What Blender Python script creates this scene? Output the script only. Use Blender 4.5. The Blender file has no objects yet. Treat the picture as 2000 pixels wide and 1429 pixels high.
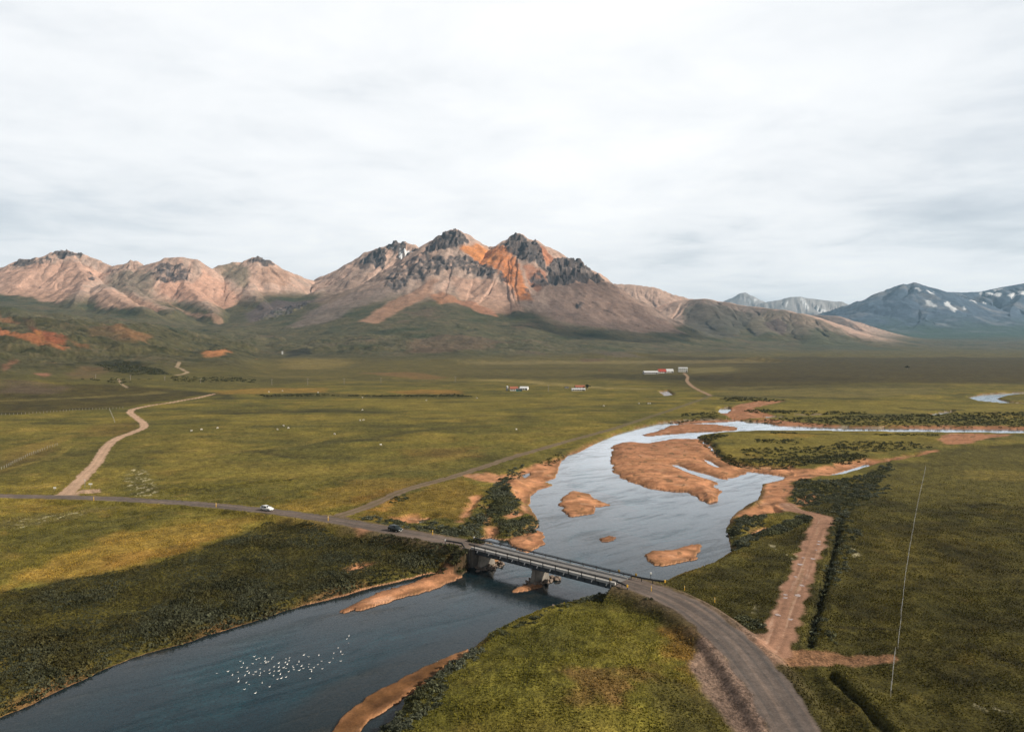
import bpy, bmesh, math, random
import numpy as np
from mathutils import Vector, Matrix

# ------------------------------------------------------------------ camera, sky, sun, exposure
SC = bpy.context.scene
COL = SC.collection
CAM_H, FPX, CX, CY, HORIZON = 50.0, 1500.0, 1000.0, 714.5, 672.0
TANP = (CY - HORIZON) / FPX
PITCH = math.atan(TANP)
cam_data = bpy.data.cameras.new('camera')
cam_data.sensor_width = 36.0
cam_data.lens = 36.0 * FPX / 2000.0
cam_data.clip_start = 0.5
cam_data.clip_end = 80000.0
cam = bpy.data.objects.new('camera', cam_data)
COL.objects.link(cam)
cam.location = (0, 0, CAM_H)
cam.rotation_euler = (math.pi / 2 - PITCH, 0, 0)
SC.camera = cam
SC.view_settings.view_transform = 'Standard'
SC.view_settings.look = 'None'
SC.view_settings.exposure = 0.10
SC.view_settings.gamma = 1.0
SC.cycles.volume_bounces = 0
SC.cycles.max_bounces = 5
SC.cycles.diffuse_bounces = 2
SC.cycles.glossy_bounces = 2
SC.cycles.transmission_bounces = 2
SC.cycles.transparent_max_bounces = 6

SUN_EL, SUN_AZ = math.radians(31), math.radians(-18)      # azimuth measured from +x towards +y
SDIR = Vector((math.cos(SUN_EL) * math.cos(SUN_AZ), math.cos(SUN_EL) * math.sin(SUN_AZ), math.sin(SUN_EL)))
sun_data = bpy.data.lights.new('sun', 'SUN')
sun_data.energy = 5.0
sun_data.angle = math.radians(0.6)
sun_data.color = (1.0, 0.90, 0.76)
sun = bpy.data.objects.new('sun', sun_data)
COL.objects.link(sun)
sun.rotation_euler = (-SDIR).to_track_quat('-Z', 'Y').to_euler()

world = bpy.data.worlds.new('World')
SC.world = world
world.use_nodes = True


class NT:
    """tiny helper to write node trees"""
    def __init__(self, tree):
        self.t = tree
        self.t.nodes.clear()

    def n(self, kind, ins=None, **props):
        nd = self.t.nodes.new(kind)
        for k, v in props.items():
            setattr(nd, k, v)
        for k, v in (ins or {}).items():
            s = nd.inputs[k]
            if isinstance(v, bpy.types.NodeSocket):
                self.t.links.new(v, s)
            else:
                s.default_value = v
        return nd

    def math(self, op, a, b=0.0, c=0.0, clamp=False):
        return self.n('ShaderNodeMath', {0: a, 1: b, 2: c}, operation=op, use_clamp=clamp).outputs[0]

    def ramp(self, fac, stops, interp='LINEAR'):
        nd = self.n('ShaderNodeValToRGB', {'Fac': fac})
        el = nd.color_ramp.elements
        while len(el) < len(stops):
            el.new(0.5)
        for e, (p, c) in zip(el, stops):
            e.position = p
            e.color = (c[0], c[1], c[2], 1) if hasattr(c, '__len__') else (c, c, c, 1)
        nd.color_ramp.interpolation = interp
        return nd.outputs['Color']

    def mix(self, fac, a, b, blend='MIX'):
        nd = self.n('ShaderNodeMix', {0: fac}, data_type='RGBA', blend_type=blend)
        for i, v in ((6, a), (7, b)):
            if isinstance(v, bpy.types.NodeSocket):
                self.t.links.new(v, nd.inputs[i])
            else:
                nd.inputs[i].default_value = (v[0], v[1], v[2], 1)
        return nd.outputs[2]

    def noise(self, vec, scale, detail=4.0, rough=0.55, dist=0.0):
        return self.n('ShaderNodeTexNoise', {'Vector': vec, 'Scale': scale, 'Detail': detail, 'Roughness': rough,
                                             'Distortion': dist}).outputs['Fac']


w = NT(world.node_tree)
sky = w.n('ShaderNodeTexSky', sky_type='NISHITA', sun_disc=False, sun_elevation=SUN_EL,
          sun_rotation=math.pi / 2 - SUN_AZ, altitude=50.0, air_density=1.0, dust_density=1.0)
tc = w.n('ShaderNodeTexCoord')
sep = w.n('ShaderNodeSeparateXYZ', {0: tc.outputs['Generated']})
zc = w.math('MAXIMUM', sep.outputs[2], 0.0)
den = w.math('ADD', zc, 0.09)
px_ = w.math('DIVIDE', sep.outputs[0], den)
py_ = w.math('DIVIDE', sep.outputs[1], den)
cp = w.n('ShaderNodeCombineXYZ', {0: px_, 1: py_, 2: 0.0}).outputs[0]
c1 = w.noise(cp, 0.42, 6.0, 0.52, 0.25)
c2 = w.noise(cp, 1.5, 6.0, 0.58, 0.3)
cl = w.math('ADD', w.math('MULTIPLY', c1, 0.60), w.math('MULTIPLY', c2, 0.40))
# two broader grey banks of cloud, low on the left and high on the right
cl0 = cl
for dx_, dy_, dz_, lo_, hi_, k_ in ((0.50, 0.80, 0.335, 0.955, 0.995, 0.085), (-0.49, 0.845, 0.205, 0.975, 0.998, 0.06), (-0.12, 0.93, 0.33, 0.975, 0.998, 0.03)):
    dv = w.n('ShaderNodeVectorMath', {0: tc.outputs['Generated'], 1: (dx_, dy_, dz_)}, operation='DOT_PRODUCT').outputs['Value']
    mk = w.n('ShaderNodeMapRange', {0: dv, 1: lo_, 2: hi_, 3: 0.0, 4: k_}, interpolation_type='SMOOTHSTEP').outputs[0]
    cl = w.math('SUBTRACT', cl, w.math('MULTIPLY', mk, w.math('MULTIPLY_ADD', c2, 2.0, 0.0)))
shade = w.ramp(cl, [(0.30, (0.72, 0.75, 0.79)), (0.38, (0.84, 0.87, 0.90)), (0.46, (0.97, 0.985, 1.0)), (0.57, (1.08, 1.08, 1.075))])
# sky above the view dimmed towards the zenith to cut ambient light
ov = w.ramp(zc, [(0.0, 1.0), (0.40, 1.0), (0.48, 0.42), (0.60, 0.24), (1.0, 0.20)])
sky_c = w.mix(1.0, sky.outputs[0], (0.10, 0.10, 0.10), 'MULTIPLY')
# ... and behind the viewer, unseen sky dimmed to cut ambient light
bk = w.ramp(w.math('MULTIPLY_ADD', sep.outputs[1], 0.5, 0.5), [(0.38, 0.36), (0.62, 1.0)])
deck = w.mix(1.0, w.mix(1.0, shade, ov, 'MULTIPLY'), bk, 'MULTIPLY')
gap = w.ramp(cl, [(0.28, 0.30), (0.42, 0.04)])
fin = w.mix(gap, deck, sky_c)
bg = w.n('ShaderNodeBackground', {'Color': fin, 'Strength': 1.0})
w.n('ShaderNodeOutputWorld', {'Surface': bg.outputs[0]})

# ------------------------------------------------------------------ small maths
SP, CP_ = math.sin(PITCH), math.cos(PITCH)


def ray(px, py):
    a, b = (px - CX) / FPX, (CY - py) / FPX
    return a, CP_ + b * SP, b * CP_ - SP


def at(px, py, z=1.3):
    """ground point of a picture position at height z"""
    a, f, u = ray(px, py)
    k = (z - CAM_H) / u
    return a * k, f * k


def far(px, py, d):
    """point seen at a picture position, d metres ahead"""
    a, f, u = ray(px, py)
    k = d / f
    return a * k, d, CAM_H + u * k


RNG = np.random.default_rng(7)
_ang = RNG.random(256) * 2 * np.pi
GX, GY = np.cos(_ang).astype(np.float32), np.sin(_ang).astype(np.float32)


def pn(x, y, seed=0):
    """gradient noise, about -0.7..0.7"""
    x = np.asarray(x, np.float32); y = np.asarray(y, np.float32)
    xf, yf = np.floor(x), np.floor(y)
    xi, yi = xf.astype(np.int64), yf.astype(np.int64)
    fx, fy = x - xf, y - yf

    def g(ix, iy, dx, dy):
        h = (ix * 374761393 + iy * 668265263 + seed * 974634777) & 0xffffffff
        h = ((h ^ (h >> 13)) * 1274126177) & 0xffffffff
        h = ((h ^ (h >> 16)) & 255)
        return GX[h] * dx + GY[h] * dy
    u = fx * fx * fx * (fx * (fx * 6 - 15) + 10)
    v = fy * fy * fy * (fy * (fy * 6 - 15) + 10)
    a = g(xi, yi, fx, fy); b = g(xi + 1, yi, fx - 1, fy)
    c = g(xi, yi + 1, fx, fy - 1); d = g(xi + 1, yi + 1, fx - 1, fy - 1)
    a = a + u * (b - a); c = c + u * (d - c)
    return a + v * (c - a)


def fbm(x, y, octv=4, seed=0, gain=0.5):
    s = 0; amp = 1.0; tot = 0
    for i in range(octv):
        s = s + amp * pn(x * 2 ** i, y * 2 ** i, seed + i * 17)
        tot += amp
        amp *= gain
    return s / tot * 1.6


def ss(a, b, x):
    t = np.clip((x - a) / (b - a), 0, 1)
    return t * t * (3 - 2 * t)


def lerp(a, b, t):
    return a + (b - a) * t


def catmull(pts, step=2.0):
    """smooth polyline through points (any dimension)"""
    P = np.array(pts, float)
    P = np.vstack([2 * P[0] - P[1], P, 2 * P[-1] - P[-2]])
    out = []
    for i in range(1, len(P) - 2):
        p0, p1, p2, p3 = P[i - 1], P[i], P[i + 1], P[i + 2]
        n = max(2, int(np.linalg.norm((p2 - p1)[:2]) / step))
        for t in np.arange(n) / n:
            out.append(0.5 * ((2 * p1) + (-p0 + p2) * t + (2 * p0 - 5 * p1 + 4 * p2 - p3) * t * t + (-p0 + 3 * p1 - 3 * p2 + p3) * t ** 3))
    out.append(P[-2])
    return np.array(out)


# ------------------------------------------------------------------ the ground grid: fine near the river, wider far off
bear = np.concatenate([np.arange(-900, -60, 10.0), np.arange(-60, 2060, 1.35), np.arange(2060, 2900, 10.0)])
T = (bear - CX) / FPX
scr = np.concatenate([np.arange(1760, 1440, -6.0), np.arange(1440, 780, -1.3)])
D_near = CAM_H * FPX / (scr - HORIZON)
D = np.concatenate([D_near, np.arange(D_near[-1] + 8, 5600, 8.5), np.arange(5600, 7200, 20), np.arange(7200, 9700, 18), np.arange(9700, 17000, 80)])
NR, NC = len(D), len(T)
Y = np.repeat(D[:, None], NC, 1).astype(np.float32)
X = (D[:, None] * T[None, :]).astype(np.float32)
NV = int(np.searchsorted(D, 1890))          # rows of the valley floor (rest: hills and mountains)

# height profiles of the valley and its foot slopes: bearing -> (distance, picture height or metres)
PROF = [
    (-900, [(680, 1.3), (800, 10), (950, 22), (1300, 50), (1900, 110), (2600, 190), (3200, 240), (4500, 330)]),
    (0, [(700, 1.3), (800, 8), (950, 20), (1250, 42), (1700, 84), (2300, 130), (2900, 178), (3400, 205), (4300, 300)]),
    (250, [(760, 1.3), (900, 8), (1100, 19), (1350, 34), (1900, 70), (2500, 102), (3100, 150), (3700, 195), (4500, 300)]),
    (420, [(850, 1.3), (1000, 7), (1300, 18), (1600, 30), (2300, 58), (2900, 90), (3600, 140), (4600, 290)]),
    (540, [(1000, 1.3), (1600, 6), (2300, 22), (3000, 78), (3700, 165), (4400, 300)]),
    (700, [(1200, 1.6), (1750, 5), (2300, 24), (3000, 95), (3600, 190), (4200, 300)]),
    (870, [(1200, 1.6), (1750, 4), (2300, 22), (2900, 90), (3400, 165), (3750, 225), (4300, 320)]),
    (1000, [(1200, 1.6), (2100, 6), (2500, 20), (3000, 78), (3500, 150), (4000, 240)]),
    (1130, [(1200, 1.6), (2300, 8), (2800, 28), (3300, 75), (3800, 130)]),
    (1280, [(1200, 1.6), (2400, 6), (3000, 22), (3500, 60), (4200, 110)]),
    (1400, [(1200, 1.6), (2700, 6), (3400, 28), (4400, 80), (6000, 120)]),
    (1560, [(1200, 1.6), (2900, 6), (3800, 20), (4600, 55), (6000, 90)]),
    (1750, [(1100, 1.6), (2900, 5), (4200, 16), (5600, 60), (7000, 110), (9000, 220)]),
    (2000, [(1000, 1.6), (2900, 5), (4300, 16), (5600, 60), (7000, 120), (9000, 240)]),
    (2900, [(1000, 1.6), (2900, 5), (4300, 16), (5600, 60), (7000, 120), (9000, 240)]),
]
PB = np.array([p[0] for p in PROF], float)
PM = np.array([np.interp(np.log(D), np.log([q[0] for q in p[1]]), [q[1] for q in p[1]]) for p in PROF])   # nprof x NR
BASE = np.empty((NR, NC), np.float32)
ii = np.clip(np.searchsorted(PB, bear) - 1, 0, len(PB) - 2)
tt = (bear - PB[ii]) / (PB[ii + 1] - PB[ii])
tt = tt * tt * (3 - 2 * tt)
for c in range(NC):
    BASE[:, c] = PM[ii[c]] * (1 - tt[c]) + PM[ii[c] + 1] * tt[c]
HILLY = ss(3.0, 45.0, BASE)
BASE += (HILLY * (1 - 0.65 * ss(2500, 3300, Y)) * (fbm(X / 310, Y / 310, 5, 3) * 44 * (0.45 + 0.55 * ss(700, 450, bear)[None, :]) + fbm(X / 95, Y / 95, 5, 9, 0.6) * 15)).astype(np.float32)
BASE += (ss(400, 1500, Y) * (fbm(X / 170, Y / 170, 3, 5) * 1.6) * (1 - HILLY)).astype(np.float32)
H = BASE.copy()
ARC = np.zeros((NR, NC), np.float32)
DST = np.full((NR, NC), 1e4, np.float32)

# ------------------------------------------------------------------ mountains: crests and spurs (picture x, picture y, distance)
RIDGES = [
    # crest of the big mountain
    (0.66, [(615, 549, 5250), (660, 526, 5150), (702, 506, 5080), (722, 492, 5050), (742, 486, 5020), (757, 482, 5000), (768, 474, 5000), (790, 474, 4980), (806, 478, 4950), (818, 488, 4850), (832, 488, 4750), (843, 474, 4650),
            (858, 465, 4600), (874, 456, 4560), (889, 449, 4560), (905, 457, 4560), (920, 468, 4560), (936, 481, 4560), (960, 483, 4540), (984, 479, 4480), (996, 463, 4440), (1012, 457, 4440), (1024, 465, 4430), (1046, 470, 4420),
            (1058, 485, 4410), (1080, 503, 4390), (1095, 511, 4370), (1116, 506, 4360), (1132, 517, 4350), (1158, 532, 4330), (1178, 549, 4300), (1204, 567, 4230), (1232, 586, 4160), (1272, 612, 4050), (1312, 637, 3940), (1350, 658, 3800)]),
    (0.62, [(880, 480, 4520), (882, 508, 4400), (878, 528, 4310), (876, 548, 4190), (866, 574, 3960), (862, 600, 3740), (880, 640, 3420), (900, 668, 3100)]),
    (0.60, [(832, 490, 4760), (800, 516, 4620), (768, 536, 4480), (735, 556, 4330), (700, 580, 4120), (664, 606, 3880), (610, 634, 3560), (560, 662, 3250)]),
    (0.70, [(1012, 462, 4430), (1018, 492, 4330), (1030, 525, 4220), (1046, 556, 4090), (1060, 590, 3920), (1078, 622, 3700), (1110, 655, 3400)]),
    (0.64, [(1114, 510, 4360), (1112, 545, 4230), (1120, 580, 4060), (1140, 618, 3820), (1180, 650, 3500)]),
    (0.62, [(940, 490, 4520), (955, 522, 4400), (985, 556, 4220), (1010, 590, 4000), (1020, 615, 3820)]),
    (0.62, [(742, 488, 5020), (728, 520, 4900), (700, 550, 4760), (670, 575, 4600)]),
    # crest of the pink range
    (0.60, [(-420, 490, 5000), (-250, 530, 5000), (-120, 515, 4950), (0, 525, 4900), (26, 518, 4880), (48, 507, 4860), (68, 507, 4860), (92, 501, 4850), (108, 493, 4840), (124, 489, 4830), (146, 494, 4820), (165, 498, 4820), (190, 508, 4800),
            (220, 521, 4760), (242, 517, 4720), (262, 511, 4700), (284, 519, 4680), (302, 515, 4660), (330, 504, 4640), (352, 503, 4630), (378, 507, 4640), (410, 527, 4700), (430, 519, 4760), (462, 513, 4800), (484, 513, 4820),
            (492, 506, 4830), (502, 503, 4830), (516, 508, 4840), (534, 519, 4860), (572, 536, 4950), (604, 547, 5100), (640, 560, 5250)]),
    (0.60, [(124, 490, 4830), (150, 515, 4650), (172, 540, 4420), (168, 566, 4150), (150, 590, 3800)]),
    (0.60, [(48, 508, 4860), (40, 540, 4600), (30, 565, 4300)]),
    (0.56, [(262, 512, 4700), (248, 545, 4450), (262, 570, 4150), (300, 590, 3800), (330, 606, 3500)]),
    (0.60, [(345, 504, 4630), (352, 535, 4480), (372, 560, 4280), (400, 590, 3980), (424, 618, 3650)]),
    (0.58, [(205, 555, 4250), (225, 572, 3950), (250, 588, 3700), (285, 604, 3400)]),
    (0.58, [(500, 505, 4830), (486, 545, 4580), (500, 575, 4300), (520, 600, 4000)]),
    (0.50, [(600, 548, 5100), (575, 575, 4700), (545, 600, 4300), (505, 620, 3950)]),
    # small mounds standing on the plain
    (0.20, [(1150, 698, 2450), (1172, 689, 2450), (1196, 686, 2440), (1226, 690, 2430), (1250, 697, 2420)]),
    (0.26, [(1440, 705, 2050), (1458, 699, 2050), (1475, 698, 2050), (1500, 702, 2050), (1520, 706, 2050)]),
    # pale plateau behind and low hills to its right
    (0.55, [(1150, 560, 6800), (1196, 554, 6700), (1240, 556, 6650), (1282, 562, 6600), (1310, 574, 6550), (1346, 583, 6500), (1390, 588, 6400)]),
    (0.42, [(1310, 596, 5400), (1340, 586, 5350), (1372, 584, 5300), (1410, 590, 5250), (1462, 598, 5150), (1520, 605, 5000), (1556, 612, 4900), (1590, 622, 4800), (1622, 637, 4650), (1660, 662, 4450), (1690, 676, 4300)]),
    (0.45, [(1380, 590, 5300), (1400, 622, 4850), (1420, 650, 4450)]),
    (0.45, [(1478, 600, 5100), (1474, 625, 4800), (1490, 650, 4450), (1500, 668, 4200)]),
    (0.45, [(1560, 613, 4900), (1566, 640, 4600), (1590, 664, 4250)]),
    (0.42, [(1560, 618, 6300), (1590, 615, 6300), (1625, 617, 6200), (1652, 628, 6000), (1684, 648, 5800), (1720, 668, 5500), (1750, 678, 5200)]),
    # far ranges on the right
    (0.60, [(1405, 596, 15200), (1432, 586, 15000), (1446, 571, 15000), (1456, 570, 15000), (1466, 578, 15000), (1482, 584, 15000), (1505, 592, 15000)]),
    (0.55, [(1485, 592, 12500), (1520, 586, 12500), (1544, 580, 12500), (1560, 579, 12500), (1580, 582, 12500), (1610, 586, 12500), (1645, 589, 12500), (1652, 595, 12500), (1680, 590, 12500), (1720, 590, 12500)]),
    (0.42, [(1640, 606, 9600), (1680, 593, 9400), (1716, 579, 9200), (1742, 567, 9000), (1758, 561, 9000), (1766, 554, 9000), (1776, 557, 9000), (1788, 551, 9000), (1806, 557, 9000), (1846, 570, 9100), (1880, 571, 9200), (1916, 569, 9200),
            (1960, 560, 9200), (2010, 551, 9200), (2100, 540, 9200), (2300, 555, 9200), (2600, 530, 9200)]),
    (0.36, [(1776, 556, 9000), (1786, 590, 8500), (1800, 612, 8100), (1830, 640, 7500), (1860, 664, 6900)]),
    (0.34, [(1742, 568, 9000), (1720, 600, 8600), (1720, 640, 7800), (1740, 668, 7000)]),
    (0.34, [(2010, 552, 9200), (1980, 595, 8500), (1960, 640, 7500), (1980, 672, 6700)]),
]
WX = X + (fbm(X / 420, Y / 420, 3, 21) * 26 + fbm(X / 90, Y / 90, 2, 22) * 8) * ss(1900, 3000, Y)
WY = Y + (fbm(X / 420, Y / 420, 3, 31) * 40 + fbm(X / 90, Y / 90, 2, 32) * 10) * ss(1900, 3000, Y)
for slope, pts in RIDGES:
    P = np.array([far(*p) for p in pts])
    arc0 = RNG.random() * 5000
    for i in range(len(P) - 1):
        p, q = P[i], P[i + 1]
        hmax = max(p[2], q[2])
        reach = hmax / slope * 1.6 + 150
        r0, r1 = np.searchsorted(D, [min(p[1], q[1]) - reach, max(p[1], q[1]) + reach])
        r0 = max(r0, int(np.searchsorted(D, 1900)))
        if r1 <= r0:
            continue
        dmin = D[r0]
        tl = (min(p[0], q[0]) - reach); tr = (max(p[0], q[0]) + reach)
        tlo = min(tl / dmin, tl / D[min(r1, NR - 1)]); thi = max(tr / dmin, tr / D[min(r1, NR - 1)])
        c0, c1_ = np.searchsorted(T, [tlo, thi])
        if c1_ <= c0:
            continue
        S = (slice(r0, r1), slice(c0, c1_))
        x, y = WX[S], WY[S]
        vx, vy = q[0] - p[0], q[1] - p[1]
        L = math.hypot(vx, vy)
        t = np.clip(((x - p[0]) * vx + (y - p[1]) * vy) / (L * L), 0, 1)
        dd = np.hypot(x - p[0] - t * vx, y - p[1] - t * vy)
        if p[1] < 5400 and slope >= 0.55:          # blunt, blocky crests
            dd = np.maximum(dd - 16 - 22 * fbm(x / 70, y / 70, 2, 33), 0)
        zc_ = p[2] + t * (q[2] - p[2])
        b = BASE[S]
        hh = np.maximum(zc_ - b, 5.0)
        k = hh * (0.15 if p[1] < 5400 and slope >= 0.55 else 0.10 if p[1] > 11000 else 0.20 if p[1] > 7000 else 0.26)
        dd = np.sqrt(dd * dd + (0.0 if slope >= 0.55 or p[1] > 7000 else 90.0) ** 2) - (0.0 if slope >= 0.55 or p[1] > 7000 else 90.0)
        z = b + k * np.log1p(np.exp(np.clip((hh - dd * slope) / k, -30, 30)))
        better = z > H[S] + 0.01
        H[S] = np.where(better, z, H[S])
        side = np.sign((x - p[0]) * vy - (y - p[1]) * vx)
        ang = np.where((t <= 0) | (t >= 1), np.arctan2(x - p[0] - t * vx, y - p[1] - t * vy) * 90, 0)
        ARC[S] = np.where(better, arc0 + t * L + side * 3000 + ang, ARC[S])
        DST[S] = np.where(better, dd, DST[S])
        arc0 += L
MT = slice(NV, NR)
xm, ym = X[MT], Y[MT]
MTN = ss(12, 90, H[MT] - BASE[MT])                     # how much of a vertex is mountain
# rills running down the slopes
rill = 1 - np.abs(pn(ARC[MT] / 40 + fbm(xm / 120, ym / 120, 2, 44) * 0.5, DST[MT] / 500, 41)) * 2.2
rill2 = 1 - np.abs(pn(ARC[MT] / 120 + 7, DST[MT] / 900, 43)) * 2.2
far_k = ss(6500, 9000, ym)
rk = ss(10, 160, DST[MT]) * MTN
H[MT] += rk * (-(np.clip(rill, 0, 1) ** 3) * 7 * (1 - far_k) - (np.clip(rill2, 0, 1) ** 3) * lerp(11, 40, far_k))
H[MT] += MTN * (fbm(xm / 140, ym / 140, 3, 51) * lerp(7, 22, far_k)) * ss(0, 60, DST[MT])
H[MT] += ss(1.5, 6, H[MT] - 0) * (1 - MTN) * fbm(xm / 120, ym / 120, 4, 52) * 5


def hit(px, py, d0=1500.0, d1=7000.0):
    """point of the hills under a picture position"""
    a, f, u = ray(px, py)
    tb, el = a / f, u / f
    c = int(np.clip(np.searchsorted(T, tb), 0, NC - 1))
    r0, r1 = np.searchsorted(D, [d0, d1])
    e = (H[r0:r1, c] - CAM_H) / D[r0:r1]
    k = np.nonzero(e >= el)[0]
    r = r0 + (k[0] if len(k) else int(np.argmax(e)))
    return tb * D[r], D[r], H[r, c]


def poly_sd(x, y, poly):
    """signed distance to a polygon, positive inside"""
    P = np.asarray(poly, np.float32)
    d2 = np.full(x.shape, 1e12, np.float32)
    ins = np.zeros(x.shape, bool)
    for i in range(len(P)):
        ax, ay = P[i]; bx, by = P[(i + 1) % len(P)]
        vx, vy = bx - ax, by - ay
        L2 = vx * vx + vy * vy + 1e-9
        wx, wy = x - ax, y - ay
        t = np.clip((wx * vx + wy * vy) / L2, 0, 1)
        d2 = np.minimum(d2, (wx - t * vx) ** 2 + (wy - t * vy) ** 2)
        if ay != by:
            cr = (ay > y) != (by > y)
            ins ^= cr & (x < (bx - ax) * (y - ay) / (by - ay) + ax)
    return np.where(ins, 1, -1) * np.sqrt(d2)


def window(poly, m):
    P = np.asarray(poly)
    r0, r1 = np.searchsorted(D, [P[:, 1].min() - m, P[:, 1].max() + m])
    if r1 <= r0:
        r1 = r0 + 1
    ylo, yhi = max(D[max(r0 - 1, 0)], 1), D[min(r1, NR - 1)]
    xl, xh = P[:, 0].min() - m, P[:, 0].max() + m
    c0, c1_ = np.searchsorted(T, [min(xl / ylo, xl / yhi), max(xh / ylo, xh / yhi)])
    return slice(max(r0 - 1, 0), r1 + 1), slice(max(c0 - 1, 0), c1_ + 1)


def mask(poly, soft, wob=0.0, wl=20.0, seed=0, out=None):
    """soft coverage 0..1 of a world polygon on the grid (max with out); the edge is ragged"""
    S = window(poly, soft * 2 + wob * 2 + 5)
    x, y = X[S], Y[S]
    sd = poly_sd(x, y, poly)
    if wob:
        sd = sd + fbm(x / wl, y / wl, 3, 60 + seed) * wob
    m = ss(-soft, soft, sd)
    if out is None:
        out = np.zeros((NR, NC), np.float32)
    out[S] = np.maximum(out[S], m)
    return out


def hill_poly(pts, d0=1500.0, d1=7000.0):
    return [hit(px, py, d0, d1)[:2] for px, py in pts]


def flat_poly(pts, z=1.3):
    return [at(px, py, z) for px, py in pts]
# ------------------------------------------------------------------ crags
CRAGS = [
    (1.0, [(822, 497), (836, 484), (850, 468), (872, 454), (890, 448), (906, 460), (918, 476), (900, 480), (880, 486), (850, 494), (832, 500)]),
    (1.0, [(984, 484), (998, 462), (1013, 456), (1042, 470), (1058, 488), (1062, 512), (1066, 528), (1044, 522), (1020, 508), (1000, 496)]),
    (1.0, [(1070, 530), (1082, 506), (1116, 505), (1142, 520), (1180, 550), (1150, 551), (1112, 554), (1076, 556), (1066, 542)]),
    (0.52, [(752, 540), (776, 524), (806, 504), (840, 498), (870, 505), (900, 497), (930, 510), (960, 522), (988, 538), (994, 552), (955, 542), (905, 534), (876, 530), (836, 546), (800, 554), (776, 570), (756, 562)]),
    (0.9, [(703, 512), (728, 490), (748, 484), (756, 500), (750, 522), (730, 524), (710, 518)]),
    (1.0, [(756, 481), (768, 472), (790, 472), (818, 486), (802, 494), (774, 489)]),
    (0.8, [(20, 519), (46, 505), (68, 506), (66, 517), (44, 522)]),
    (0.8, [(106, 494), (124, 487), (166, 497), (160, 505), (130, 503), (108, 500)]),
    (0.5, [(74, 506), (100, 500), (104, 511), (80, 518)]),
    (0.55, [(294, 534), (312, 514), (348, 516), (386, 538), (372, 552), (332, 552), (304, 546)]),
    (1.0, [(482, 515), (496, 502), (514, 504), (534, 520), (514, 519)]),
    (0.35, [(212, 530), (240, 517), (274, 515), (268, 526), (226, 534)]),
    (0.6, [(1032, 548), (1050, 532), (1072, 552), (1064, 564), (1040, 560)]),
    (0.45, [(500, 626), (530, 604), (580, 592), (612, 588), (590, 604), (540, 622)]),
    (0.5, [(1118, 592), (1134, 590), (1144, 602), (1126, 606)]),
    (0.5, [(1020, 560), (1034, 568), (1040, 590), (1026, 584)]),
    (0.5, [(166, 538), (182, 536), (184, 546), (168, 548)]),
]
CRAG = np.zeros((NR, NC), np.float32)
for k, (amt, pts) in enumerate(CRAGS):
    m = mask(hill_poly(pts, 2600, 6000), 16, 26, 55, k)
    CRAG = np.maximum(CRAG, m * amt)
c = CRAG[MT]
qx, qy = xm + fbm(xm / 70, ym / 70, 2, 76) * 40, ym + fbm(xm / 70, ym / 70, 2, 77) * 40
rg = 1 - np.abs(fbm(qx / 75, qy / 120, 3, 71)) * 2.2
rg2 = 1 - np.abs(pn(qx / 26, qy / 40, 72)) * 2
H[MT] += c * (rg * 30 - 14 + rg2 * 12 - 5 + fbm(xm / 60, ym / 60, 4, 73) * 18)
# benches in the crags: near vertical steps
stp = 24.0
zz = H[MT] + fbm(xm / 200, ym / 200, 2, 74) * 20
fr = zz / stp - np.floor(zz / stp)
H[MT] += c * 0.5 * (ss(0.55, 0.95, fr) - fr) * stp
# far plateau crags
ridge_far = far_k * MTN
H[MT] += ridge_far * np.abs(pn(ARC[MT] / 160, DST[MT] / 900, 75)) * 60 * ss(0, 300, DST[MT])

# ------------------------------------------------------------------ river, bars and banks (traced positions -> points on the ground)
RIVER = flat_poly([(-900, 1760), (-400, 1560), (0, 1398), (60, 1372), (115, 1345), (165, 1322), (200, 1305), (260, 1282), (330, 1262), (400, 1240), (470, 1218), (540, 1195), (600, 1178), (650, 1166),
    (720, 1146), (800, 1128), (880, 1108), (920, 1101), (950, 1098), (980, 1090), (986, 1078), (962, 1066), (938, 1056), (940, 1050), (960, 1048), (985, 1052), (1010, 1050), (1040, 1040), (1052, 1024), (1048, 1010), (1040, 1000),
    (1033, 985), (1036, 966), (1050, 956), (1078, 946), (1062, 940), (1084, 932), (1090, 915), (1096, 898), (1112, 887), (1135, 880), (1152, 870), (1180, 858), (1210, 846), (1250, 835), (1290, 826), (1340, 821), (1420, 819),
    (1500, 826), (1520, 831), (1700, 835.5), (2000, 838.5), (2900, 846), (2900, 856), (2000, 848.5), (1800, 846), (1600, 843.5), (1480, 843), (1400, 847), (1360, 853), (1372, 860), (1390, 872), (1400, 888), (1430, 905),
    (1470, 913), (1530, 915), (1540, 925), (1530, 936), (1490, 945), (1485, 965), (1480, 975), (1460, 985), (1440, 1000), (1425, 1015), (1420, 1035), (1426, 1060), (1429, 1075), (1400, 1095), (1360, 1110), (1320, 1125), (1296, 1136),
    (1240, 1142), (1196, 1158), (1170, 1163), (1130, 1170), (1090, 1184), (1040, 1199), (1000, 1215), (960, 1236), (932, 1260), (908, 1280), (880, 1296), (852, 1316), (830, 1335), (810, 1352), (790, 1375), (770, 1400), (740, 1429),
    (690, 1500), (600, 1760)], 0.2)
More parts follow.
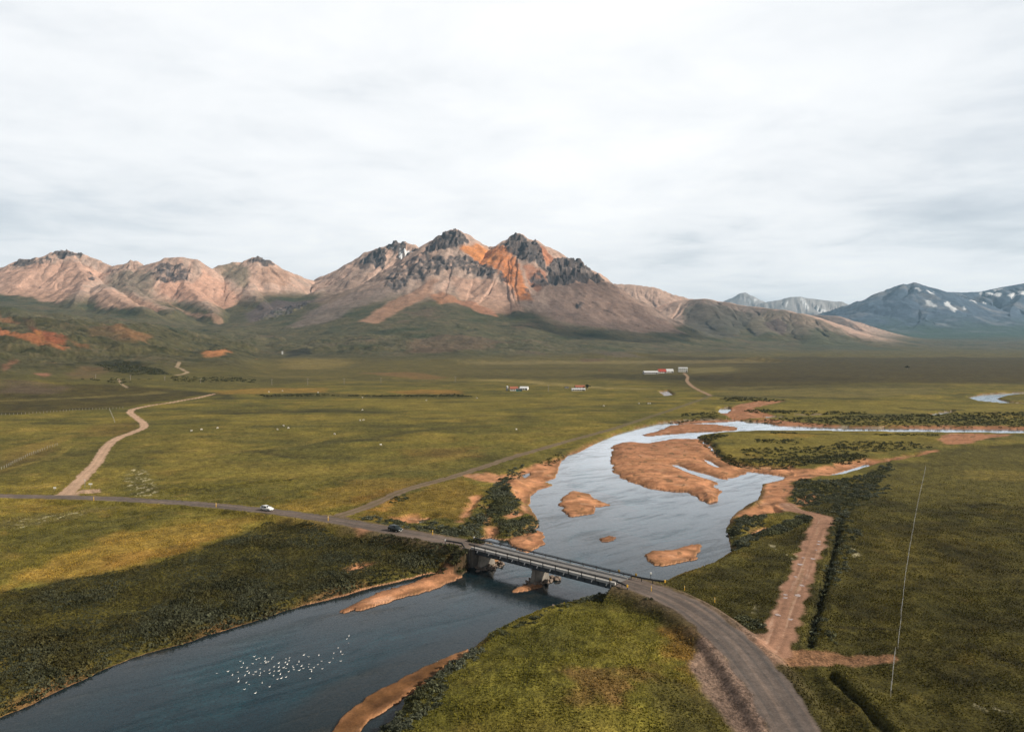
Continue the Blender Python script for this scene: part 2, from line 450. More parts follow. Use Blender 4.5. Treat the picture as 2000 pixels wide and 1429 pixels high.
BARS = [
    (0.9, [(1197, 870), (1215, 863), (1262, 866), (1310, 858), (1365, 857), (1385, 871), (1400, 890), (1430, 906), (1460, 915), (1500, 918), (1545, 915), (1545, 930), (1500, 925), (1465, 920), (1440, 930), (1400, 937), (1398, 950), (1406, 962),
           (1402, 974), (1385, 980), (1368, 975), (1360, 968), (1340, 958), (1320, 959), (1290, 956), (1262, 950), (1235, 941), (1213, 931), (1199, 918), (1193, 903), (1194, 888)]),
    (0.45, [(1098, 972), (1110, 961), (1120, 957), (1150, 965), (1188, 985), (1166, 989), (1157, 1000), (1132, 1004), (1117, 1013), (1105, 1000), (1097, 985)]),
    (0.45, [(984, 1055), (1000, 1050), (1030, 1045), (1050, 1030), (1060, 1045), (1058, 1060), (1040, 1074), (1025, 1077), (1010, 1066)]),
    (0.4, [(1268, 1085), (1275, 1076), (1320, 1073), (1355, 1063), (1371, 1062), (1373, 1068), (1362, 1080), (1364, 1089), (1330, 1096), (1295, 1102), (1275, 1100), (1266, 1092)]),
    (0.2, [(1170, 1051), (1190, 1046), (1203, 1049), (1190, 1056), (1175, 1056)]),
    (0.5, [(665, 1192), (720, 1164), (780, 1144), (840, 1126), (896, 1107), (908, 1108), (912, 1113), (898, 1122), (840, 1148), (770, 1172), (710, 1188)]),
    (0.07, [(640, 1435), (680, 1390), (720, 1357), (780, 1327), (840, 1297), (880, 1280), (914, 1270), (900, 1284), (872, 1300), (842, 1328), (802, 1350), (762, 1376), (724, 1402), (694, 1440)]),
    (0.4, [(1252, 849), (1280, 843), (1310, 831), (1340, 827), (1400, 829), (1440, 834), (1440, 839), (1400, 842), (1350, 844), (1300, 848), (1265, 851)]),
    (0.15, [(1003, 1153), (1025, 1143), (1045, 1138), (1056, 1143), (1030, 1150)]),
    (0.35, [(1300, 826), (1345, 822), (1420, 820), (1440, 822), (1380, 825), (1330, 827)]),
]
WATERS = [  # small channels, ponds and puddles of the flats
    [(1306, 904), (1322, 905), (1350, 916), (1386, 925), (1406, 932), (1440, 936), (1442, 941), (1396, 938), (1370, 931), (1340, 920)],
    [(1440, 926), (1465, 922), (1500, 928), (1520, 930), (1490, 936), (1470, 934), (1450, 932)],
    [(1446, 917), (1470, 921), (1500, 923), (1518, 927), (1500, 927), (1468, 925)], [(1452, 934), (1480, 938), (1506, 941), (1480, 942), (1458, 938)], [(1370, 893), (1388, 899), (1410, 912), (1400, 912), (1382, 903)],
    [(1890, 776), (1920, 770), (1960, 767.5), (2000, 766.5), (2300, 764), (2300, 770), (2000, 770), (1965, 773), (1946, 778), (1970, 785), (2000, 789), (1960, 788), (1915, 784)],
    [(1402, 802), (1408, 797), (1422, 796), (1428, 800), (1420, 806), (1410, 807)],
    [(1490, 812), (1530, 814), (1525, 817), (1500, 816)],
    [(1545, 811), (1610, 808.5), (1608, 812), (1570, 813)],
    [(1814, 810), (1830, 806), (1860, 802.5), (1858, 806), (1836, 810), (1820, 812)],
    [(1618, 926), (1650, 917), (1680, 908), (1690, 904), (1702, 907), (1680, 914), (1660, 921), (1634, 928)],
    [(1714, 904), (1728, 902), (1724, 906)], [(1776, 893), (1790, 889), (1786, 894)],
    [(806, 1013), (838, 1010), (842, 1013), (826, 1019), (812, 1024), (818, 1016)],
    [(1288, 765), (1304, 763), (1316, 772), (1300, 774)],
    [(950, 990), (957, 986), (959, 991), (953, 998)], [(1018, 925), (1036, 920), (1034, 928), (1024, 932)],
    [(1452, 1048), (1492, 1028), (1500, 1030), (1470, 1048)],
    [(1436, 1012), (1452, 1008), (1478, 1006), (1490, 1001), (1470, 1012)],
]
VR = slice(0, NV)
xv, yv = X[VR], Y[VR]
SDW = np.full((NR, NC), -60.0, np.float32)          # signed distance, positive in water


def put_sd(poly, m=60):
    S = window(poly, m)
    return S, np.clip(poly_sd(X[S], Y[S], poly), -m, m)


S, sd = put_sd(RIVER)
SDW[S] = np.maximum(SDW[S], sd)
GRAV = np.zeros((NR, NC), np.float32)
BARH = np.zeros((NR, NC), np.float32)
sd_bar = np.full((NR, NC), -60.0, np.float32)
for hb, pts in BARS:
    S, sd = put_sd(flat_poly(pts, 0.2))
    sd = sd + fbm(X[S] / 10, Y[S] / 8, 5, 80, 0.6) * 2.6 * min(1.0, hb * 2.0) + fbm(X[S] / 3, Y[S] / 3, 2, 79) * 0.5
    BARH[S] = np.where(sd > -3, np.maximum(BARH[S], hb), BARH[S])
    sd_bar[S] = np.maximum(sd_bar[S], sd)
SDW = np.minimum(SDW + fbm(X / 6, Y / 6, 3, 81) * 0.7 * (Y < 600), -sd_bar)
for pts in WATERS:
    S, sd = put_sd(flat_poly(pts, 0.4))
    SDW[S] = np.maximum(SDW[S], sd + fbm(X[S] / 4, Y[S] / 4, 2, 82) * 0.4)
GRAV = np.maximum(GRAV, ss(-2.0, 0.6, sd_bar))

LANDGRAV = [
    [(905, 931), (950, 925), (975, 930), (1000, 928), (1030, 915), (1060, 905), (1092, 894), (1100, 896), (1092, 915), (1080, 935), (1060, 942), (1085, 945), (1050, 960), (1036, 968), (1030, 990), (1044, 1002), (1036, 1004), (1022, 1000), (1016, 978), (998, 965), (988, 950), (960, 945), (930, 940)],
    [(1540, 915), (1590, 918), (1640, 905), (1690, 897), (1735, 898), (1690, 912), (1640, 927), (1600, 932), (1562, 937), (1544, 947), (1548, 965), (1536, 985), (1552, 1000), (1520, 1004), (1480, 1004), (1440, 1010), (1444, 998), (1480, 985), (1490, 970), (1487, 950), (1500, 937)],
    [(1830, 860), (1850, 848), (1890, 848), (1980, 850), (1930, 858), (1890, 868), (1850, 870)],
    [(1700, 905), (1760, 892), (1830, 880), (1832, 883), (1770, 896)],
    [(1404, 806), (1424, 797), (1450, 790), (1480, 784), (1532, 785), (1500, 792), (1470, 798), (1482, 805), (1512, 811), (1526, 816), (1480, 818), (1430, 819), (1416, 812)],
    [(1440, 822), (1500, 819), (1560, 826), (1640, 831), (1640, 834), (1520, 831)],
    [(1660, 832), (1850, 832), (2300, 838), (2300, 842), (2000, 838)],
    [(765, 1013), (800, 1008), (828, 1008), (836, 1013), (815, 1022), (780, 1022)],
    [(895, 1018), (912, 995), (925, 972), (935, 970), (928, 990), (912, 1012), (900, 1022)],
    [(985, 1008), (1010, 1000), (1030, 1002), (1016, 1012), (992, 1016)],
    [(946, 1010), (952, 1008), (958, 1030), (972, 1040), (960, 1048), (948, 1046), (950, 1030)],
    [(690, 1044), (712, 1040), (735, 1046), (730, 1056), (700, 1056)],
    [(670, 1118), (700, 1108), (735, 1106), (700, 1118), (680, 1122)],
    [(1556, 978), (1590, 966), (1596, 970), (1570, 990), (1558, 994)],
]
for k, pts in enumerate(LANDGRAV):
    mask(flat_poly(pts, 0.9), 1.6, 2.2, 7, k, GRAV)

# heights of the flats
land = np.clip(-SDW[VR], 0, 60)
bank = lerp(1.25 * ss(0.0, 3.2, land), BARH[VR] * ss(0.0, 6.0, land) + 0.03 * np.minimum(land, 0.6), ss(-1.0, 0.5, sd_bar[VR]))
bank = lerp(bank, 0.10 * ss(0, 1.5, land) + 0.95 * ss(0.5, 11.0, land), GRAV[VR] * ss(0.5, -1.0, sd_bar[VR]))
flatz = bank + BASE[VR] - 1.3
rough = ss(1.5, 9, land) * (1 - GRAV[VR])
nearw = 1 - ss(350, 700, yv)
flatz = flatz + rough * (fbm(xv / 26, yv / 26, 4, 84) * 0.55 + nearw * (fbm(xv / 3.6, yv / 3.6, 4, 85) * 0.34))
flatz = flatz + GRAV[VR] * ss(0.3, 3, land) * fbm(xv / 5, yv / 5, 4, 86) * 0.22
wet = np.clip(SDW[VR], 0, 30)
nearbar = ss(-16, -1, sd_bar[VR])
shoal = ss(0.05, 0.5, fbm((xv + yv * 0.55) / 26, (yv - xv * 0.55) / 9, 4, 92)) * ss(205, 150, np.abs(yv - 250) + 90)
bed = -0.05 - (0.35 * ss(0, 5, wet) + 1.3 * ss(3, 13, wet)) * (1 - 0.72 * nearbar) * (1 - 0.55 * shoal) + fbm(xv / 16, yv / 16, 4, 87) * 0.45 * ss(2, 9, wet)
H[VR] = np.where(SDW[VR] > 0, np.minimum(bed, -0.04), np.maximum(flatz, 0.05))
far_in = (SDW[VR] > 0) & (yv > 380)
H[VR] = np.where(far_in, np.minimum(H[VR], -0.5), H[VR])

# hummocks of the foreground mound, mounds of the flats, and ditches
def bump(pts, hgt, soft, z=1.3):
    m = mask(flat_poly(pts, z), soft, soft * 0.4, soft * 1.5, 5)
    H[...] += m * hgt * (SDW < 0) * (1 + (0.0 if hgt < 1.1 else 0.45) * np.where(m > 0, fbm(X / 4.5, Y / 4.5, 4, 93), 0))


bump([(800, 1440), (880, 1330), (960, 1260), (1080, 1205), (1200, 1190), (1300, 1230), (1360, 1290), (1330, 1370), (1400, 1440)], 1.12, 8)
bump([(950, 1460), (1000, 1340), (1120, 1280), (1250, 1290), (1270, 1360), (1200, 1460)], 1.0, 7)
bump([(985, 950), (1000, 940), (1020, 945), (1030, 955), (1005, 962), (990, 962)], 1.6, 3)
bump([(1380, 968), (1395, 966), (1400, 974), (1385, 978)], 0.9, 2.0, 0.5)
DITCH = [([(1640, 1014), (1632, 1060), (1612, 1130), (1592, 1200), (1578, 1262)], 1.4, 0.8), ([(1625, 1318), (1650, 1345), (1690, 1385), (1730, 1430), (1800, 1500)], 1.2, 0.65),
         ([(330, 958), (400, 952), (480, 945), (560, 938)], 1.6, 0.6)]


def line_dist(pts, m, full=False):
    """distance to a polyline (and its height, arc length and side) on the part of the grid near it"""
    P = np.asarray(pts, np.float32)
    S = window(P[:, :2], m)
    x, y = X[S], Y[S]
    best = np.full(x.shape, 1e6, np.float32)
    zval = np.zeros(x.shape, np.float32)
    arc = np.zeros(x.shape, np.float32)
    sid = np.ones(x.shape, np.float32)
    s0 = 0.0
    for i in range(len(P) - 1):
        ax, ay = P[i, :2]; vx, vy = P[i + 1, :2] - P[i, :2]
        L_ = math.hypot(vx, vy) + 1e-9
        t = np.clip(((x - ax) * vx + (y - ay) * vy) / (L_ * L_), 0, 1)
        d = np.hypot(x - ax - t * vx, y - ay - t * vy)
        b = d < best
        best = np.where(b, d, best)
        if P.shape[1] > 2:
            zval = np.where(b, P[i, 2] + t * (P[i + 1, 2] - P[i, 2]), zval)
        if full:
            arc = np.where(b, s0 + t * L_, arc)
            sid = np.where(b, np.sign((x - ax) * vy - (y - ay) * vx), sid)
        s0 += L_
    if full:
        return S, best, zval, arc, sid
    return S, best, zval


DITCHM = np.zeros((NR, NC), np.float32)
for pts, wd, dp in DITCH:
    P = catmull(flat_poly(pts), 6)
    S, d, _ = line_dist(P, 8)
    d = d + fbm(X[S] / 4, Y[S] / 4, 2, 88) * 0.5
    H[S] -= dp * (1 - ss(0.3, wd, d)) * (SDW[S] < -1)
    DITCHM[S] = np.maximum(DITCHM[S], 1 - ss(0.2, wd * 0.8, d))
    H[S] += 0.35 * np.exp(-((d - wd * 1.5) / 1.2) ** 2)


def ground_z(x, y):
    """height of the terrain at world points (bilinear)"""
    x = np.atleast_1d(np.asarray(x, float)); y = np.atleast_1d(np.asarray(y, float))
    r = np.clip(np.searchsorted(D, y) - 1, 0, NR - 2)
    fr_ = np.clip((y - D[r]) / (D[r + 1] - D[r]), 0, 1)
    t = x / np.maximum(y, 1)
    q = np.clip(np.searchsorted(T, t) - 1, 0, NC - 2)
    fc = np.clip((t - T[q]) / (T[q + 1] - T[q]), 0, 1)
    return (H[r, q] * (1 - fr_) * (1 - fc) + H[r + 1, q] * fr_ * (1 - fc) + H[r, q + 1] * (1 - fr_) * fc + H[r + 1, q + 1] * fr_ * fc)


def grid_at(F, x, y):
    r = np.clip(np.searchsorted(D, y), 0, NR - 1)
    q = np.clip(np.searchsorted(T, np.asarray(x) / np.maximum(y, 1)), 0, NC - 1)
    return F[r, q]


# ------------------------------------------------------------------ roads: centre lines, heights, beds in the terrain
DECK_Z = 4.3
BR_A = Vector((*at(936, 1066.5, DECK_Z), DECK_Z))
BR_B = Vector((*at(1212, 1134.5, DECK_Z), DECK_Z))


def road_line(pts, z=1.5, step=2.0):
    P = [(*at(p[0], p[1], p[2] if len(p) > 2 else z), p[2] if len(p) > 2 else z) for p in pts]
    return catmull(P, step)


main_w = road_line([(-900, 948, 2.0), (-300, 960, 2.0), (0, 968, 2.0), (130, 970.5, 2.0), (250, 975, 2.0), (400, 985, 2.1), (520, 997, 2.3), (600, 1007.5, 2.6), (680, 1020, 3.0), (760, 1035, 3.4), (850, 1051, 3.9), (905, 1061, 4.2), (936, 1066.5, 4.3)])
main_e = road_line([(1212, 1134.5, 4.3), (1250, 1144, 4.2), (1300, 1163, 4.0), (1350, 1189, 3.7), (1400, 1226, 3.3), (1440, 1263, 3.0), (1475, 1305, 2.7), (1510, 1353, 2.5), (1546, 1410, 2.4), (1590, 1490, 2.3), (1650, 1640, 2.3)])
ROADS = [   # name, centre line, width, colour, edge colour, label
    ('road', main_w, 5.8, (0.165, 0.130, 0.110)), ('road', main_e, 6.6, (0.150, 0.122, 0.108)),
]
TRACKS = [
    ('track_farm', [(122, 967), (140, 952), (160, 931), (188, 903), (208, 872), (230, 855), (262, 842), (280, 834), (279, 824), (264, 813), (254, 804), (264, 797), (300, 790), (340, 784), (390, 775), (416, 769)], 4.6, (0.48, 0.32, 0.22), 1.7),
    ('track_river', [(645, 1012), (690, 998), (730, 983), (790, 957), (840, 942), (900, 925), (960, 905), (1040, 880), (1120, 858), (1200, 836), (1280, 810), (1340, 790), (1390, 772)], 4.2, (0.20, 0.145, 0.10), 1.8),
    ('track_mud', [(1507, 1272), (1518, 1250), (1540, 1190), (1560, 1140), (1580, 1082), (1600, 1032), (1608, 1017), (1600, 1007), (1578, 1001), (1552, 996), (1534, 984)], 5.0, (0.34, 0.19, 0.125), 1.6),
    ('track_hill', [(1336, 729), (1343, 736), (1342, 744), (1358, 758), (1388, 772)], 4.5, (0.30, 0.20, 0.13), 1.6),
]
ROADM = np.zeros((NR, NC), np.float32)
SHOUL = np.zeros((NR, NC), np.float32)


RD_OFF = np.zeros((NR, NC), np.float32)
RD_S = np.zeros((NR, NC), np.float32)
RD_ID = np.full((NR, NC), -1, np.int8)
RD_W = np.ones((NR, NC), np.float32)


def lay(P, wd, rid, slope=1.7, reach=14, end=None, ragged=0.35):
    S, d, zr, arc, sid = line_dist(P, reach, True)
    if end is not None:          # no embankment beyond the bridge seat
        e0, e1 = (P[-1], P[-2]) if end else (P[0], P[1])
        v = (e0 - e1)[:2] / np.linalg.norm((e0 - e1)[:2])
        beyond = (X[S] - e0[0]) * v[0] + (Y[S] - e0[1]) * v[1]
        d = d + np.where(beyond > -0.2, 60.0, 0.0) * (np.hypot(X[S] - e0[0], Y[S] - e0[1]) < 12)
    cur = H[S]
    k = 1 - ss(wd * 0.5 + 0.7, wd * 0.5 + 1.4 + np.abs(zr - cur) * slope, d)
    k = k * ss(1.5, -0.5, SDW[S])
    H[S] = np.where(d < reach, lerp(cur, np.minimum(zr, 99), k), cur)
    dn = d + fbm(X[S] / 5, Y[S] / 5, 4, 90) * ragged * 2.4
    m = 1 - ss(wd * 0.5 - ragged, wd * 0.5 + ragged * 0.8, dn)
    b = m > np.maximum(ROADM[S], 0.02)
    ROADM[S] = np.maximum(ROADM[S], m)
    RD_OFF[S] = np.where(b, d * sid, RD_OFF[S]); RD_S[S] = np.where(b, arc, RD_S[S])
    RD_ID[S] = np.where(b, rid, RD_ID[S]); RD_W[S] = np.where(b, wd, RD_W[S])
    SHOUL[S] = np.maximum(SHOUL[S], (1 - ss(wd * 0.5 + 0.5, wd * 0.5 + 4.5, d + fbm(X[S] / 5, Y[S] / 5, 3, 91) * 1.6)) * ss(2.2, 3.4, zr))


for nm, pts, wd, cc, zt in TRACKS:
    P = road_line(pts, zt, 3.0)
    gz = ground_z(P[:, 0], P[:, 1])
    ker = np.ones(9) / 9
    gz = np.convolve(np.pad(gz, 4, 'edge'), ker, 'valid')
    P[:, 2] = np.maximum(gz, 0.9) + 0.1
    ROADS.append((nm, P, wd, cc))
    lay(P, wd, len(ROADS) - 1, 1.2, 9, None, 0.7 if nm == 'track_mud' else 0.45)
for i in (0, 1):
    lay(ROADS[i][1], ROADS[i][2], i, end=(i == 0))
# ------------------------------------------------------------------ colours of the ground (surface colours; shade and haze put in here and there)
def col(*v):
    return np.array(v, np.float32)


CO = np.zeros((NR, NC, 3), np.float32)


def paint(S, m, c):
    CO[S] = CO[S] + (np.asarray(c, np.float32) - CO[S]) * m[..., None]


ALLG = (slice(0, NR), slice(0, NC))
# valley grass
n1 = fbm(X / 60, Y / 60, 5, 101)
n2 = fbm(X / 14, Y / 14, 4, 102)
n3 = fbm(X / 240, Y / 240, 4, 103)
n4 = fbm(X / 4.0, Y / 4.0, 3, 104)
CO[:] = col(0.080, 0.078, 0.020)
paint(ALLG, ss(-0.1, 0.55, n1), col(0.118, 0.105, 0.026))
paint(ALLG, ss(-0.1, 0.6, -n1 + n2 * 0.4), col(0.052, 0.054, 0.018))
paint(ALLG, ss(0.15, 0.65, n2 + n1 * 0.4) * 0.55, col(0.150, 0.118, 0.036))
paint(ALLG, ss(0.10, 0.6, n3) * 0.5, col(0.060, 0.060, 0.022))
paint(ALLG, ss(0.05, 0.7, -n2) * 0.5, col(0.050, 0.047, 0.018))
sx_ = fbm(X / 95 + fbm(X / 50, Y / 50, 2, 106), Y / 20, 4, 105)
paint(ALLG, ss(0.12, 0.5, sx_) * 0.75 * ss(230, 420, Y), col(0.042, 0.044, 0.018))
paint(ALLG, ss(0.15, 0.55, -sx_) * 0.5 * ss(230, 420, Y), col(0.135, 0.112, 0.034))
npt = fbm(X / 7.5, Y / 7.5, 4, 108)
paint(ALLG, ss(0.08, 0.5, npt) * 0.6 * ss(320, 220, Y), col(0.030, 0.034, 0.012))
paint(ALLG, ss(0.22, 0.6, -npt) * 0.45 * ss(320, 220, Y), col(0.140, 0.105, 0.034))
paint(ALLG, ss(0.1, 0.5, fbm(X / 28, Y / 18, 4, 109)) * 0.5 * ss(300, 420, Y) * ss(1400, 900, Y), col(0.056, 0.060, 0.020))
paint(ALLG, ss(700, 1300, Y) * 0.75, col(0.052, 0.049, 0.0225))
paint(ALLG, ss(900, 1500, Y) * 0.0, col(0.066, 0.064, 0.024))

AREAS = [   # traced patches: positions, colour, strength, softness, raggedness, grain
    # dark right bank fields; plain under the hills has cloud shade in its colour
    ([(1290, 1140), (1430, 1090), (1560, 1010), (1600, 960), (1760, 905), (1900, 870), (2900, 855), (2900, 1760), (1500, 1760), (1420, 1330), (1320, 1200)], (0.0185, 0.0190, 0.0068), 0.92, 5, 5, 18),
    ([(1640, 960), (1760, 905), (1900, 875), (2900, 870), (2900, 960), (1800, 985)], (0.072, 0.070, 0.022), 0.7, 8, 8, 20),
    ([(1860, 925), (1900, 918), (2100, 922), (2100, 940), (1900, 938)], (0.105, 0.090, 0.026), 0.6, 5, 4, 12),
    ([(1270, 700), (2900, 700), (2900, 752), (1800, 752), (1400, 762), (1290, 745)], (0.027, 0.0235, 0.0125), 0.9, 60, 60, 200),  # far plain: cloud shade put into the ground colour
    ([(1390, 756), (1600, 752), (1830, 755), (1830, 768), (1700, 776), (1440, 778)], (0.082, 0.078, 0.036), 0.7, 10, 10, 60),
    ([(1480, 792), (1700, 786), (1890, 790), (2300, 795), (2300, 806), (1800, 802), (1540, 806)], (0.105, 0.098, 0.026), 0.8, 8, 6, 40),
    ([(1420, 850), (1600, 844), (1800, 848), (1850, 860), (1760, 872), (1600, 880), (1450, 880)], (0.115, 0.105, 0.026), 0.75, 3, 5, 12),
    ([(1500, 848), (1560, 846), (1600, 852), (1540, 858)], (0.19, 0.135, 0.03), 0.6, 2, 3, 8),
    # left: dark field and darker hill foot
    ([(-900, 770), (0, 765), (200, 758), (380, 764), (420, 768), (330, 782), (240, 795), (0, 810), (-900, 830)], (0.024, 0.021, 0.010), 0.9, 8, 10, 40),
    ([(440, 725), (640, 742), (560, 750), (440, 748)], (0.036, 0.037, 0.016), 0.7, 14, 14, 60),
    ([(-900, 740), (300, 735), (540, 742), (540, 762), (300, 758), (-900, 770)], (0.050, 0.050, 0.020), 0.8, 16, 20, 60),
    ([(420, 764), (500, 758), (640, 758), (640, 766), (520, 768), (430, 770)], (0.165, 0.110, 0.03), 0.75, 5, 5, 25),
    ([(750, 765), (820, 761), (900, 763), (900, 770), (800, 770)], (0.185, 0.110, 0.032), 0.75, 5, 5, 25),
    ([(500, 770), (620, 766), (760, 772), (900, 771), (925, 778), (860, 784), (760, 780), (640, 777), (520, 778)], (0.034, 0.036, 0.015), 0.85, 5, 6, 25),
    ([(0, 900), (60, 865), (110, 862), (110, 880), (60, 905), (0, 925)], (0.070, 0.052, 0.020), 0.7, 3, 3, 12),
    ([(190, 828), (270, 822), (270, 840), (220, 852), (150, 850)], (0.090, 0.062, 0.024), 0.5, 4, 5, 12),
    ([(240, 930), (270, 905), (300, 930), (330, 955), (250, 968)], (0.040, 0.044, 0.018), 0.7, 2, 4, 8),
    ([(600, 962), (700, 940), (820, 938), (790, 955), (700, 985), (640, 1000), (540, 996)], (0.165, 0.115, 0.030), 0.55, 5, 6, 14),
    ([(680, 975), (790, 950), (800, 956), (700, 988)], (0.135, 0.080, 0.025), 0.5, 3, 4, 9),
    ([(780, 880), (930, 872), (930, 892), (820, 900)], (0.115, 0.075, 0.026), 0.5, 5, 6, 16),
    ([(0, 880), (140, 848), (150, 852), (60, 888), (0, 900)], (0.15, 0.12, 0.035), 0.6, 2, 2, 8),
    # left near meadow: golden
    ([(0, 1125), (120, 1080), (260, 1035), (420, 1015), (500, 1012), (480, 1030), (400, 1056), (330, 1085), (250, 1115), (100, 1132), (0, 1155)], (0.215, 0.150, 0.042), 0.62, 3, 5, 10),
    ([(0, 1045), (160, 1025), (300, 1000), (330, 1005), (200, 1045), (0, 1080)], (0.060, 0.062, 0.022), 0.6, 3, 5, 10),
    ([(30, 985), (170, 985), (120, 1000), (40, 1000)], (0.165, 0.120, 0.032), 0.5, 2, 3, 8),
    ([(0, 1010), (120, 1000), (240, 990), (160, 1010), (60, 1026), (0, 1030)], (0.095, 0.090, 0.045), 0.6, 2, 3, 8),
    ([(100, 1118), (300, 1070), (430, 1045), (420, 1052), (330, 1082), (230, 1112)], (0.130, 0.075, 0.022), 0.5, 2, 4, 9),
    ([(-420, 1245), (-60, 1175), (0, 1160), (100, 1137), (200, 1122), (300, 1102), (345, 1085), (400, 1070), (455, 1046), (500, 1030), (530, 1020), (600, 1030), (650, 1045), (690, 1056), (760, 1062), (830, 1070), (890, 1085), (915, 1092), (905, 1102), (860, 1112), (740, 1140), (600, 1175), (400, 1235), (200, 1299), (0, 1391), (-420, 1560)], (0.026, 0.0275, 0.011), 0.85, 2, 3, 7),
    ([(430, 812), (700, 812), (1000, 806), (1040, 812), (800, 826), (460, 828)], (0.125, 0.112, 0.028), 0.55, 10, 10, 50), ([(500, 840), (640, 842), (620, 858), (480, 858)], (0.125, 0.112, 0.028), 0.45, 8, 8, 40), ([(700, 780), (1100, 776), (1240, 790), (900, 800), (700, 796)], (0.125, 0.112, 0.028), 0.55, 14, 14, 60),
    ([(300, 890), (600, 905), (900, 895), (860, 920), (560, 930), (340, 920)], (0.130, 0.112, 0.030), 0.45, 5, 7, 25),
    # golden flats between the junction and the river
    ([(700, 1000), (780, 975), (850, 945), (900, 935), (950, 955), (940, 985), (900, 1015), (850, 1010), (780, 1015), (720, 1018)], (0.150, 0.105, 0.026), 0.6, 2, 3, 8),
    ([(725, 998), (760, 975), (775, 978), (750, 1000)], (0.30, 0.17, 0.06), 0.6, 1.5, 2, 5),
    # foreground mound
    ([(870, 1300), (960, 1240), (1090, 1190), (1190, 1170), (1290, 1210), (1370, 1260), (1370, 1310), (1330, 1350), (1400, 1440), (760, 1440), (820, 1360)], (0.066, 0.070, 0.014), 0.75, 3, 4, 8),
    ([(1130, 1165), (1190, 1150), (1260, 1162), (1330, 1195), (1380, 1235), (1370, 1255), (1300, 1225), (1220, 1200), (1130, 1190)], (0.040, 0.042, 0.015), 0.8, 2, 3, 6),
    ([(960, 1265), (1080, 1225), (1150, 1250), (1120, 1290), (1000, 1300)], (0.046, 0.050, 0.016), 0.7, 3, 4, 7),
    ([(1290, 1240), (1350, 1250), (1380, 1290), (1350, 1320), (1310, 1290)], (0.180, 0.100, 0.035), 0.7, 2, 2.5, 5),
    ([(1110, 1345), (1190, 1340), (1250, 1330), (1290, 1340), (1230, 1370), (1200, 1410), (1110, 1400)], (0.095, 0.060, 0.030), 0.85, 2, 3, 5),
    ([(1280, 1350), (1350, 1340), (1430, 1440), (1300, 1440)], (0.040, 0.040, 0.016), 0.75, 2, 3, 6),
    # far plain behind the farms
    ([(980, 700), (1200, 700), (1500, 720), (1300, 745), (1000, 740), (800, 735)], (0.064, 0.060, 0.026), 0.6, 40, 50, 150),
    ([(540, 712), (640, 706), (690, 712), (640, 724), (560, 724)], (0.135, 0.115, 0.045), 0.6, 25, 20, 60),
    ([(700, 729), (800, 727), (880, 737), (840, 741), (760, 735)], (0.125, 0.075, 0.042), 0.6, 10, 12, 40),
    ([(1340, 720), (1430, 718), (1440, 726), (1350, 730)], (0.12, 0.115, 0.055), 0.6, 10, 5, 30),
]
for k, (pts, c, amt, soft, wob, wl) in enumerate(AREAS):
    P = flat_poly(pts)
    S = window(P, soft * 2 + wob * 2 + 5)
    x, y = X[S], Y[S]
    m = ss(-soft, soft, poly_sd(x, y, P) + fbm(x / wl, y / wl, 4, 110 + k) * wob * 1.6)
    m *= amt * (0.8 + 0.5 * n2[S])
    paint(S, np.clip(m, 0, 1), c)

